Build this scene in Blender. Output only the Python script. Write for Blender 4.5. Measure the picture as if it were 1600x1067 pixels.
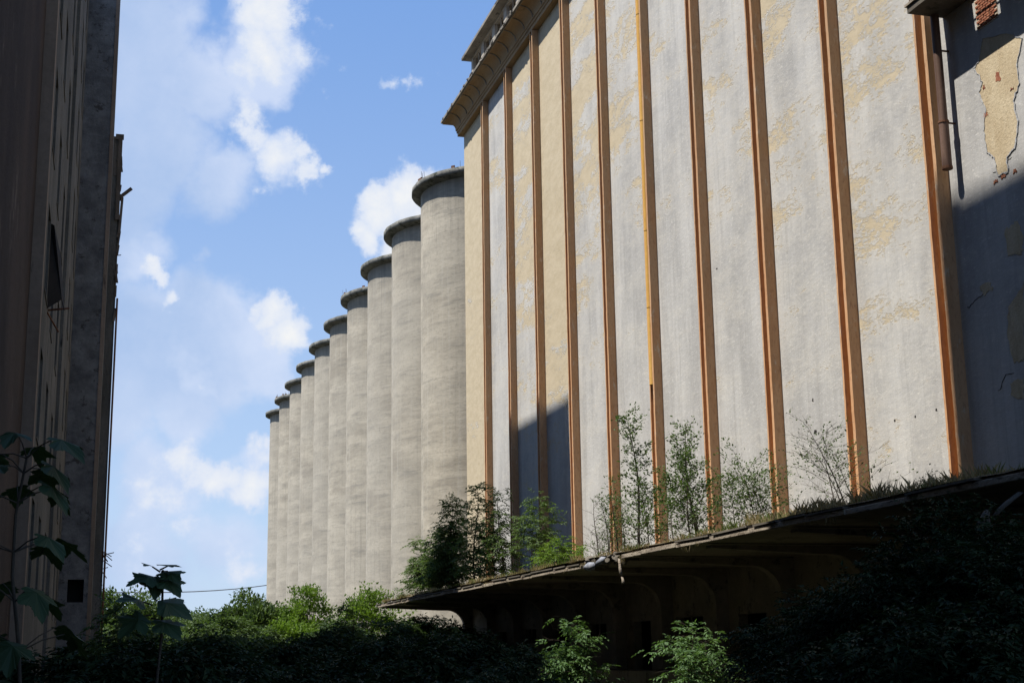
import bpy, math, random
import numpy as np
from mathutils import Vector, Matrix
from mathutils.noise import noise as pnoise

for o in list(bpy.data.objects): bpy.data.objects.remove(o)
scene = bpy.context.scene
col = scene.collection
EYE = 1.6
# ------------------------------------------------------------------ camera
FPX = 2219.0
def _cam_axes():
    up = np.array([640-800, -9500-533.5, FPX]); up /= np.linalg.norm(up)
    d = np.array([145-800, 1034-533.5, FPX]); d -= up*d.dot(up); d /= np.linalg.norm(d)
    r = np.cross(d, up)
    if r[0] < 0: r = -r
    return np.array([r, d, up])
RW = _cam_axes()                       # rows: world X, Y, Z in camera (right, down, forward)
cr = RW @ np.array([1, 0, 0]); cu = RW @ np.array([0, -1, 0]); cb = RW @ np.array([0, 0, -1])
cam = bpy.data.cameras.new('camera'); camo = bpy.data.objects.new('camera', cam); col.objects.link(camo)
M = Matrix(((cr[0], cu[0], cb[0], 0), (cr[1], cu[1], cb[1], 0), (cr[2], cu[2], cb[2], EYE), (0, 0, 0, 1)))
camo.matrix_world = M
cam.sensor_width = 36; cam.lens = FPX/1600*36; cam.clip_start = 0.05; cam.clip_end = 6000
scene.camera = camo
def rdir(x, y): return RW @ np.array([x-800, y-533.5, FPX])
def at(x, y, Y):
    r = rdir(x, y); r = r*(Y/r[1]); return Vector((r[0], r[1], r[2]+EYE))

# ------------------------------------------------------------------ sun, sky, exposure
SUN_DIR = Vector((1, -0.08, -1.7)).normalized()
sl = bpy.data.lights.new('sun', 'SUN'); sl.energy = 5.0; sl.angle = math.radians(0.53); sl.color = (1.0, 0.955, 0.88)
so = bpy.data.objects.new('sun', sl); col.objects.link(so)
so.rotation_euler = SUN_DIR.to_track_quat('-Z', 'Y').to_euler(); so.location = (-40, 40, 90)
SUN_EL = math.asin(-SUN_DIR.z); SUN_AZ = math.atan2(-SUN_DIR.x, -SUN_DIR.y)
vs = scene.view_settings
vs.view_transform = 'Standard'; vs.look = 'None'; vs.exposure = 0.6; vs.gamma = 1; vs.use_curve_mapping = False

world = bpy.data.worlds.new('World'); scene.world = world; world.use_nodes = True
wt = world.node_tree; wn = wt.nodes; wl = wt.links; wn.clear()
def N(t, **k):
    n = wn.new(t)
    for a, b in k.items(): setattr(n, a, b)
    return n
def wmath(op, a, b=None, c=None, clamp=False):
    n = N('ShaderNodeMath', operation=op, use_clamp=clamp)
    for i, v in enumerate((a, b, c)):
        if v is None: continue
        if isinstance(v, (int, float)): n.inputs[i].default_value = v
        else: wl.new(v, n.inputs[i])
    return n.outputs[0]
wout = N('ShaderNodeOutputWorld'); wbg = N('ShaderNodeBackground')
sky = N('ShaderNodeTexSky', sky_type='NISHITA', sun_disc=False, sun_elevation=SUN_EL, sun_rotation=SUN_AZ)
sky.air_density = 1.0; sky.dust_density = 0.6; sky.ozone_density = 1.5
tc = N('ShaderNodeTexCoord')
def wnoise(scale, detail, rough=0.55, off=0.0, vec=None):
    n = N('ShaderNodeTexNoise', noise_dimensions='3D'); n.inputs['Scale'].default_value = scale
    n.inputs['Detail'].default_value = detail; n.inputs['Roughness'].default_value = rough
    mp = N('ShaderNodeMapping'); mp.inputs['Location'].default_value = (off, off*1.7, off*0.6)
    wl.new(vec if vec else tc.outputs['Generated'], mp.inputs['Vector']); wl.new(mp.outputs[0], n.inputs['Vector'])
    return n
def wwarp(scale, amt, detail, off):
    n = wnoise(scale, detail, .6, off)
    s = N('ShaderNodeVectorMath', operation='SUBTRACT'); wl.new(n.outputs['Color'], s.inputs[0]); s.inputs[1].default_value = (.5, .5, .5)
    m = N('ShaderNodeVectorMath', operation='SCALE'); wl.new(s.outputs[0], m.inputs[0]); m.inputs['Scale'].default_value = amt
    a = N('ShaderNodeVectorMath', operation='ADD'); wl.new(tc.outputs['Generated'], a.inputs[0]); wl.new(m.outputs[0], a.inputs[1])
    nn = N('ShaderNodeVectorMath', operation='NORMALIZE'); wl.new(a.outputs[0], nn.inputs[0])
    return nn.outputs[0]
def blobs(vec, lst, grow=1.0):
    """clouds as soft round masses, each at its own direction in the sky"""
    acc = None
    for (x, y, r, w) in lst:
        d = rdir(x, y); d = d/np.linalg.norm(d)
        p = N('ShaderNodeVectorMath', operation='DISTANCE'); wl.new(vec, p.inputs[0]); p.inputs[1].default_value = tuple(d)
        m = N('ShaderNodeMapRange', interpolation_type='SMOOTHSTEP'); wl.new(p.outputs['Value'], m.inputs['Value'])
        m.inputs['From Min'].default_value = 0; m.inputs['From Max'].default_value = r*grow/FPX
        m.inputs['To Min'].default_value = w; m.inputs['To Max'].default_value = 0
        acc = m.outputs[0] if acc is None else wmath('MAXIMUM', acc, m.outputs[0])
    return acc
v1 = wwarp(7.0, .13, 6, 3.1)
v2 = wwarp(16.0, .055, 7, 7.7)
VEIL = [(190, 60, 260, 1), (230, 230, 240, 1), (330, 300, 190, .95), (400, 90, 150, .95), (300, 120, 200, 1), (440, 250, 110, .8), (220, 420, 160, .8),
        (250, 560, 210, .95), (330, 530, 190, 1), (400, 560, 120, .9), (180, 640, 170, .9), (290, 640, 130, .8), (250, 760, 190, .8), (330, 850, 190, .7),
        (200, 880, 170, .65), (420, 880, 130, .55), (400, 720, 90, .65), (320, 440, 50, .8), (120, 300, 300, 1)]
CUM = [(430, 20, 72, 1), (415, 75, 62, .95), (455, 60, 45, .8), (385, 115, 45, .5), (390, 200, 52, .75), (430, 245, 62, .95), (470, 268, 40, .8), (505, 262, 16, .6), (360, 180, 40, .4),
       (600, 340, 62, 1.1), (570, 370, 44, 1), (650, 330, 70, 1.1), (620, 390, 60, 1), (606, 125, 24, .52), (630, 122, 17, .5), (549, 99, 15, .5), (518, 148, 24, .42), (420, 500, 42, 1), (440, 535, 50, 1), (400, 490, 30, .8), (450, 560, 32, .7),
       (236, 430, 26, .85), (262, 455, 22, .8), (305, 586, 12, .6), (300, 725, 52, .8), (250, 760, 60, .75), (340, 740, 55, .75), (400, 705, 46, .85), (395, 760, 50, .7),
       (290, 830, 45, .5), (360, 880, 50, .45), (220, 855, 40, .45), (560, 410, 20, .5),
       (-700, 100, 300, 1), (-300, 500, 200, .9), (2600, 300, 300, .9), (3300, -200, 400, 1)]
nz1 = wnoise(7.0, 8, .6, 1.3).outputs['Fac']; nz2 = wnoise(26.0, 9, .62, 5.2).outputs['Fac']; nz3 = wnoise(3.2, 4, .5, 9.1).outputs['Fac']
bv = blobs(v1, VEIL); bc = blobs(v2, CUM, 1.45)
veil = wmath('ADD', bv, wmath('MULTIPLY', wmath('SUBTRACT', nz1, .5), 1.5))
vm = N('ShaderNodeMapRange', interpolation_type='SMOOTHSTEP'); wl.new(veil, vm.inputs['Value']); vm.inputs['From Min'].default_value = .36; vm.inputs['From Max'].default_value = .74; vm.inputs['To Max'].default_value = .84
cum = wmath('ADD', bc, wmath('MULTIPLY', wmath('SUBTRACT', nz2, .5), 1.9))
cm = N('ShaderNodeMapRange', interpolation_type='SMOOTHSTEP'); wl.new(cum, cm.inputs['Value']); cm.inputs['From Min'].default_value = .33; cm.inputs['From Max'].default_value = .74
vcol = N('ShaderNodeMixRGB'); vcol.inputs[1].default_value = (2.9, 4.1, 6.3, 1); vcol.inputs[2].default_value = (5.3, 6.0, 7.5, 1)
bsoft = blobs(v1, CUM[:-4], 3.2)
nzv = wmath('ADD', wmath('MULTIPLY', wmath('SUBTRACT', nz3, .5), 1.6), wmath('MULTIPLY', wmath('SUBTRACT', nz2, .5), .8))
vb = wmath('ADD', wmath('ADD', wmath('MULTIPLY', bsoft, .75), nzv), .22, clamp=True)
wl.new(vb, vcol.inputs[0])
# low horizon haze brightens the blue
sep = N('ShaderNodeSeparateXYZ'); wl.new(tc.outputs['Generated'], sep.inputs[0])
hz = N('ShaderNodeMapRange', interpolation_type='SMOOTHSTEP'); wl.new(sep.outputs['Z'], hz.inputs['Value'])
hz.inputs['From Min'].default_value = 0.0; hz.inputs['From Max'].default_value = .55; hz.inputs['To Min'].default_value = 1.0; hz.inputs['To Max'].default_value = 0.0
air = N('ShaderNodeMixRGB'); wl.new(hz.outputs[0], air.inputs[0]); air.inputs[1].default_value = (1.45, 3.1, 6.9, 1); air.inputs[2].default_value = (4.2, 5.6, 7.9, 1)
base = N('ShaderNodeMixRGB'); base.inputs[0].default_value = .72; wl.new(sky.outputs[0], base.inputs[1]); wl.new(air.outputs[0], base.inputs[2])
tint = N('ShaderNodeMixRGB', blend_type='MULTIPLY'); tint.inputs[0].default_value = 1; wl.new(base.outputs[0], tint.inputs[1]); tint.inputs[2].default_value = (1, 1, 1, 1)
m1 = N('ShaderNodeMixRGB'); wl.new(vm.outputs[0], m1.inputs[0]); wl.new(tint.outputs[0], m1.inputs[1]); wl.new(vcol.outputs[0], m1.inputs[2])
ccol = N('ShaderNodeMixRGB'); ccol.inputs[1].default_value = (4.9, 5.7, 7.3, 1); ccol.inputs[2].default_value = (7.1, 7.2, 7.3, 1)
cs = N('ShaderNodeMapRange'); wl.new(cum, cs.inputs['Value']); cs.inputs['From Min'].default_value = .42; cs.inputs['From Max'].default_value = 1.15; wl.new(cs.outputs[0], ccol.inputs[0])
m2 = N('ShaderNodeMixRGB'); wl.new(cm.outputs[0], m2.inputs[0]); wl.new(m1.outputs[0], m2.inputs[1]); wl.new(ccol.outputs[0], m2.inputs[2])
wl.new(m2.outputs[0], wbg.inputs['Color']); wbg.inputs['Strength'].default_value = 0.084
wl.new(wbg.outputs[0], wout.inputs[0])

# ------------------------------------------------------------------ materials
def mat(name):
    m = bpy.data.materials.new(name); m.use_nodes = True
    nt = m.node_tree; nt.nodes.clear()
    out = nt.nodes.new('ShaderNodeOutputMaterial'); b = nt.nodes.new('ShaderNodeBsdfPrincipled')
    nt.links.new(b.outputs[0], out.inputs[0]); b.inputs['Roughness'].default_value = .9
    b.inputs['Specular IOR Level'].default_value = .15
    return m, nt, b
class NT:
    def __init__(s, nt): s.nt = nt; s.n = nt.nodes; s.l = nt.links; s.geo = None; s.oi = None
    def pos(s, scale=(1, 1, 1), off=(0, 0, 0), rot=(0, 0, 0)):
        if not s.geo: s.geo = s.n.new('ShaderNodeNewGeometry')
        mp = s.n.new('ShaderNodeMapping'); mp.inputs['Scale'].default_value = scale; mp.inputs['Location'].default_value = off; mp.inputs['Rotation'].default_value = rot
        s.l.new(s.geo.outputs['Position'], mp.inputs['Vector']); return mp.outputs[0]
    def noise(s, vec, scale=1, detail=5, rough=.6):
        n = s.n.new('ShaderNodeTexNoise'); n.inputs['Scale'].default_value = scale; n.inputs['Detail'].default_value = detail; n.inputs['Roughness'].default_value = rough
        s.l.new(vec, n.inputs['Vector']); return n.outputs['Fac']
    def vor(s, vec, scale=1, feat='F1'):
        n = s.n.new('ShaderNodeTexVoronoi'); n.feature = feat; n.inputs['Scale'].default_value = scale; s.l.new(vec, n.inputs['Vector']); return n.outputs[0]
    def ramp(s, v, a, b, lo=0., hi=1.):
        m = s.n.new('ShaderNodeMapRange'); m.interpolation_type = 'SMOOTHSTEP'
        s.l.new(v, m.inputs[0]); m.inputs[1].default_value = a; m.inputs[2].default_value = b; m.inputs[3].default_value = lo; m.inputs[4].default_value = hi
        return m.outputs[0]
    def mix(s, f, a, b, mode='MIX'):
        m = s.n.new('ShaderNodeMixRGB'); m.blend_type = mode
        for i, v in enumerate((f, a, b)):
            if isinstance(v, (int, float)): m.inputs[i].default_value = v
            elif isinstance(v, tuple): m.inputs[i].default_value = (*v, 1)
            else: s.l.new(v, m.inputs[i])
        return m.outputs[0]
    def math(s, op, a, b=0., clamp=False):
        m = s.n.new('ShaderNodeMath'); m.operation = op; m.use_clamp = clamp
        for i, v in enumerate((a, b)):
            if isinstance(v, (int, float)): m.inputs[i].default_value = v
            else: s.l.new(v, m.inputs[i])
        return m.outputs[0]
    def bump(s, h, b, strength=.4, dist=.02):
        n = s.n.new('ShaderNodeBump'); n.inputs['Strength'].default_value = strength; n.inputs['Distance'].default_value = dist
        s.l.new(h, n.inputs['Height']); s.l.new(n.outputs[0], b.inputs['Normal'])
    def rnd(s):
        if not s.oi: s.oi = s.n.new('ShaderNodeObjectInfo')
        return s.oi.outputs['Random']

def wall_paint(name, cream, seed, low_cream=0.0):
    """grey painted plaster over older cream paint, worn off in bands"""
    m, nt, b = mat(name); t = NT(nt)
    big = t.noise(t.pos((1, .16, .55), (seed*7.1, seed*3.3, seed), (math.radians(14), 0, 0)), 1.0, 3, .5)
    med = t.noise(t.pos((1, .7, 1.5), (seed, seed*2, seed*5), (math.radians(18), 0, 0)), 1.3, 8, .72)
    fin = t.noise(t.pos((3, 5, 2.2), (0, seed, 0)), 2.2, 6, .7)
    mid = t.noise(t.pos((1, 1.0, 2.6), (seed*3, seed, seed*2), (math.radians(30), 0, 0)), 3.4, 8, .78)
    p = t.math('ADD', t.math('MULTIPLY', big, .62), t.math('MULTIPLY', med, .50))
    p = t.math('ADD', p, t.math('ADD', t.math('MULTIPLY', fin, .12), t.math('MULTIPLY', mid, .42)))
    sz = t.n.new('ShaderNodeSeparateXYZ'); t.l.new(t.pos(), sz.inputs[0])
    hgt = t.ramp(sz.outputs['Z'], 4, 30, low_cream, cream)      # how much of the older coat shows, from bottom to top
    thr = t.math('SUBTRACT', 1.20, t.math('MULTIPLY', hgt, .60))
    e = t.math('SUBTRACT', p, thr)
    msk = t.math('MULTIPLY', t.ramp(e, -.02, .055), .9); halo = t.ramp(e, -.2, .03)
    tone = t.noise(t.pos((1, .5, .13), (seed, 0, 0)), 1.1, 6, .65)
    grey = t.mix(t.ramp(tone, .3, .72), (.33, .322, .31), (.475, .465, .445))
    sten = t.noise(t.pos((1, 3.4, .10), (0, seed, 0)), 1.5, 6, .7)
    grey = t.mix(t.math('MULTIPLY', t.ramp(sten, .50, .70), .5), grey, (.275, .265, .25))
    spk = t.noise(t.pos((1, 1.6, 3.0), (seed, 4, 1), (math.radians(20), 0, 0)), 6.5, 6, .75)
    grey = t.mix(t.math('MULTIPLY', t.ramp(spk, .58, .68), .35), grey, (.30, .285, .26))
    scr = t.noise(t.pos((1, 1.3, 3.2), (0, seed, 3), (math.radians(24), 0, 0)), 2.6, 7, .8)
    grey = t.mix(t.math('MULTIPLY', t.ramp(scr, .54, .64), .6), grey, (.60, .58, .535))
    cr = t.mix(t.ramp(med, .3, .7), (.42, .345, .225), (.50, .42, .29))
    grey = t.mix(t.math('MULTIPLY', halo, .40), grey, (.55, .52, .46))
    c = t.mix(msk, grey, cr)
    t.l.new(c, b.inputs['Base Color'])
    h = t.math('ADD', t.math('MULTIPLY', msk, -.9), t.math('MULTIPLY', med, 1.3))
    h = t.math('ADD', h, t.math('MULTIPLY', fin, .5))
    t.bump(h, b, .55, .035)
    return m
def pil_paint():
    m, nt, b = mat('orange_plaster'); t = NT(nt)
    a = t.noise(t.pos((1, 1, .22)), 1.3, 6, .65); f = t.noise(t.pos((4, 4, 1.4)), 2.5, 7, .7)
    c = t.mix(t.ramp(a, .35, .7), (.50, .27, .135), (.61, .37, .205))
    sz = t.n.new('ShaderNodeSeparateXYZ'); t.l.new(t.pos(), sz.inputs[0])
    up = t.ramp(sz.outputs['Z'], 9, 28, .1, .8)
    c = t.mix(t.math('MULTIPLY', up, t.ramp(a, .2, .6)), c, (.37, .245, .145))
    c = t.mix(t.math('MULTIPLY', t.ramp(f, .50, .66), .6), c, (.30, .155, .08))
    pale = t.ramp(t.noise(t.pos((2, 2, .8)), 1.7, 7, .78), .58, .64)
    c = t.mix(t.math('MULTIPLY', pale, .6), c, (.56, .47, .36))
    t.l.new(c, b.inputs['Base Color']); t.bump(f, b, .5, .03); return m
def plain(name, c1, c2, sc=1.0, stretch=(1, 1, 1), bump=.4, dist=.02, c3=None, thr=.62, rough=.9, detail=6):
    m, nt, b = mat(name); t = NT(nt)
    a = t.noise(t.pos(stretch), sc, detail, .65); f = t.noise(t.pos((1, 1, 1)), sc*7, 6, .7)
    c = t.mix(t.ramp(a, .32, .7), c1, c2)
    if c3:
        s = t.noise(t.pos(stretch, (3, 9, 4)), sc*2.1, 7, .75); c = t.mix(t.ramp(s, thr, thr+.08), c, c3)
    c = t.mix(t.ramp(f, .3, .8, 0, .35), c, tuple(v*.55 for v in c1))
    t.l.new(c, b.inputs['Base Color']); b.inputs['Roughness'].default_value = rough
    t.bump(f, b, bump, dist); return m
def silo_mat():
    m, nt, b = mat('slipformed_concrete'); t = NT(nt)
    tcn = t.n.new('ShaderNodeTexCoord'); sp = t.n.new('ShaderNodeSeparateXYZ'); t.l.new(tcn.outputs['Object'], sp.inputs[0])
    ang = t.math('ARCTAN2', sp.outputs['Y'], sp.outputs['X'])
    cb_ = t.n.new('ShaderNodeCombineXYZ'); t.l.new(t.math('MULTIPLY', ang, 6.2), cb_.inputs[0]); t.l.new(sp.outputs['Z'], cb_.inputs[1]); t.l.new(t.math('MULTIPLY', t.rnd(), 57.), cb_.inputs[2])
    def mp(sc, rot=0):
        k = t.n.new('ShaderNodeMapping'); k.inputs['Scale'].default_value = sc; k.inputs['Rotation'].default_value = (0, 0, rot); t.l.new(cb_.outputs[0], k.inputs['Vector']); return k.outputs[0]
    bands = t.noise(mp((.16, .55, 1), .03), 1.0, 8, .70)
    lens = t.noise(mp((.22, 1.5, 1), -.05), 1.0, 6, .7)
    vert = t.noise(mp((2.2, .05, 1)), 1.2, 8, .72)
    fine = t.noise(mp((1, 1, 1)), 3.2, 8, .72)
    c = t.mix(t.ramp(bands, .34, .68), (.270, .240, .192), (.475, .425, .338))
    c = t.mix(t.ramp(t.noise(mp((.12, .12, 1)), 1, 3, .5), .35, .65, 0, .5), c, (.42, .385, .32))
    c = t.mix(t.math('MULTIPLY', t.ramp(lens, .52, .70), .52), c, (.175, .168, .15))
    c = t.mix(t.math('MULTIPLY', t.ramp(vert, .52, .70), .45), c, (.44, .41, .35))
    c = t.mix(t.math('MULTIPLY', t.ramp(vert, .46, .28), .5), c, (.17, .16, .14))
    c = t.mix(t.math('MULTIPLY', t.ramp(fine, .48, .75), .55), c, (.19, .18, .155))
    c = t.mix(t.math('MULTIPLY', t.rnd(), .35), c, (.30, .28, .245))
    # black run-off stains under the rim
    run = t.noise(mp((2.6, .06, 1)), 1.0, 5, .6)
    zz = t.math('ADD', sp.outputs['Z'], t.math('MULTIPLY', run, -5.0))
    c = t.mix(t.ramp(zz, 33.0, 37.2, 0, .62), c, (.10, .10, .095))
    # joints between lifts of the formwork
    j = t.math('FRACT', t.math('ADD', t.math('MULTIPLY', sp.outputs['Z'], 1/2.9), t.math('MULTIPLY', bands, .35)))
    jm = t.math('MULTIPLY', t.ramp(j, .05, 0, 0, 1), t.ramp(fine, .35, .6))
    c = t.mix(t.math('MULTIPLY', jm, .24), c, (.14, .135, .12))
    t.l.new(c, b.inputs['Base Color'])
    h = t.math('ADD', t.math('MULTIPLY', fine, .5), t.math('ADD', t.math('MULTIPLY', lens, .8), t.math('MULTIPLY', jm, -.12)))
    t.bump(h, b, .6, .06); return m
def leafmat(name, c1, c2, trans=.35, spec=.22):
    m = bpy.data.materials.new(name); m.use_nodes = True; nt = m.node_tree; nt.nodes.clear(); t = NT(nt)
    out = t.n.new('ShaderNodeOutputMaterial'); g = t.n.new('ShaderNodeNewGeometry')
    p = t.n.new('ShaderNodeBsdfPrincipled'); p.inputs['Roughness'].default_value = .6; p.inputs['Specular IOR Level'].default_value = spec
    tr = t.n.new('ShaderNodeBsdfTranslucent'); mx = t.n.new('ShaderNodeMixShader'); mx.inputs[0].default_value = trans
    r = g.outputs['Random Per Island']
    c = t.mix(r, c1, c2)
    c = t.mix(t.ramp(t.noise(t.pos(), 1.1, 3), .4, .65, 0, .5), c, tuple(v*.6 for v in c1))
    t.l.new(c, p.inputs['Base Color'])
    t.l.new(t.mix(1.0, c, (1.15, 1.25, .6), 'MULTIPLY'), tr.inputs[0])
    t.l.new(p.outputs[0], mx.inputs[1]); t.l.new(tr.outputs[0], mx.inputs[2]); t.l.new(mx.outputs[0], out.inputs[0]); return m

MT = {}
for i, (cr_, lc) in enumerate([(.95, .85), (.48, .25), (.72, .4), (1.0, .35), (.66, .25), (.56, .2), (.46, .2), (.54, .2), (.62, .3), (.70, .46), (.45, .2)]):
    MT['bay%d' % i] = wall_paint('wall_paint_%d' % i, cr_, i*3.7+1.2, lc)
MT['orange'] = pil_paint()
MT['yellow'] = plain('yellow_pipe_paint', (.56, .31, .075), (.64, .38, .11), 1.2, (1, 1, .3), .2)
MT['cornice'] = plain('cornice_plaster', (.33, .215, .115), (.40, .285, .17), .8, (1, .3, 1), .5, .03, (.17, .13, .09), .58)
MT['coping'] = plain('cornice_coping', (.16, .145, .125), (.30, .275, .235), 1.1, (1, .4, 1), .5, .03, (.08, .07, .06), .55)
MT['attic'] = plain('attic_plaster', (.36, .32, .27), (.46, .41, .34), 1.0, (1, 1, 1), .4, .02, (.2, .16, .12), .6)
MT['dark'] = plain('dark_interior', (.022, .02, .018), (.035, .032, .03), 1)  # near-black puts the shade of rooms and holes into the colour
MT['silo'] = silo_mat()
MT['rim'] = plain('weathered_rim_concrete', (.12, .12, .11), (.27, .26, .23), .9, (1, 1, 1), .7, .05, (.06, .065, .05), .52)
MT['conc'] = plain('dirty_concrete', (.105, .092, .075), (.17, .15, .12), .7, (1, 1, .5), .6, .04, (.06, .055, .045), .56)
MT['soffit'] = plain('soffit_concrete', (.20, .165, .125), (.30, .25, .19), .6, (1, 1, 1), .6, .04, (.11, .09, .07), .55)  # brownish concrete with darker blotches
MT['edge'] = plain('canopy_edge_concrete', (.24, .20, .155), (.40, .345, .27), 1.5, (1, .5, 2), .9, .05, (.12, .095, .07), .52)
MT['brown'] = plain('brown_roughcast', (.040, .028, .022), (.088, .062, .046), .7, (1, .35, .22), 1.0, .08, (.15, .12, .095), .60)
MT['beige'] = plain('beige_trim_plaster', (.19, .14, .10), (.28, .215, .16), .8, (1, 1, .2), .5, .03, (.11, .085, .065), .6)
MT['greyold'] = plain('old_grey_plaster', (.095, .09, .076), (.165, .155, .132), .8, (1, .5, .35), .9, .06, (.045, .042, .036), .58)
MT['slab'] = plain('grey_render_panel', (.10, .10, .098), (.20, .198, .19), .9, (1, 1, 1.2), .8, .05, (.065, .06, .055), .56)
MT['rust'] = plain('rusty_metal', (.10, .045, .026), (.20, .095, .05), 2.2, (1, 1, .4), .5, .01, (.05, .03, .022), .6, .7)
MT['pipe'] = plain('brown_downpipe_paint', (.105, .062, .045), (.185, .115, .085), 1.6, (2, 2, .25), .3, .01, (.25, .19, .15), .68, .5)
MT['brick'] = plain('red_brick', (.24, .085, .05), (.38, .16, .09), 3.0, (1, 1, 1), .8, .02, (.42, .33, .25), .60)
MT['mortar'] = plain('old_mortar', (.40, .33, .25), (.52, .45, .36), 3.0, (1, 1, 1), .8, .02)
MT['creamplaster'] = plain('bare_cream_plaster', (.43, .34, .215), (.55, .46, .315), 1.6, (1, 1, .45), 1.0, .025, (.34, .25, .16), .60)
MT['plastergrey'] = plain('loose_grey_plaster', (.37, .37, .37), (.46, .455, .45), 1.6, (1, 1, 1), .8, .03)
MT['wood'] = plain('weathered_wood', (.10, .08, .06), (.19, .155, .12), 2.0, (1, 1, .2), .6, .01)
MT['rag'] = plain('dirty_sheeting', (.16, .17, .20), (.33, .34, .37), 2.5, (1, 1, 1), .4, .02)
MT['soil'] = plain('roof_soil_moss', (.10, .075, .045), (.16, .13, .08), 2.0, (1, 1, 1), 1, .06, (.06, .065, .03), .56)
MT['ground'] = plain('weedy_ground', (.045, .042, .028), (.085, .075, .05), .35, (1, 1, 1), 1, .08, (.035, .05, .02), .52)
MT['bark'] = plain('bark', (.045, .036, .028), (.10, .082, .062), 3.0, (1, 1, .3), .8, .01)
MT['birch'] = plain('thin_grey_bark', (.075, .062, .05), (.16, .14, .115), 3.0, (1, 1, .3), .8, .01)
MT['wire'] = plain('cable', (.12, .12, .13), (.16, .16, .17), 1)
MT['leaf_sap'] = leafmat('leaf_sapling', (.055, .10, .028), (.115, .165, .055), .32)
MT['leaf_ash'] = leafmat('leaf_ash', (.070, .115, .038), (.13, .185, .068), .38)
MT['leaf_dark'] = leafmat('leaf_dark', (.038, .07, .024), (.075, .115, .04), .3)
MT['leaf_shade'] = leafmat('leaf_shade', (.013, .028, .012), (.026, .048, .020), .15, .08)  # shade of the street put into a darker leaf colour
MT['leaf_bright'] = leafmat('leaf_bright', (.085, .155, .02), (.15, .225, .035), .4)
MT['leaf_mid'] = leafmat('leaf_mid', (.045, .078, .024), (.105, .155, .045), .33)
MT['leaf_gloss'] = leafmat('leaf_elder', (.075, .145, .05), (.13, .21, .08), .34)
MT['straw'] = leafmat('dry_grass', (.24, .185, .10), (.36, .29, .17), .3)
MT['grass'] = leafmat('green_grass', (.085, .12, .03), (.17, .20, .06), .35)
MT['maple'] = leafmat('leaf_maple', (.024, .046, .017), (.040, .070, .026), .16)

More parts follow.
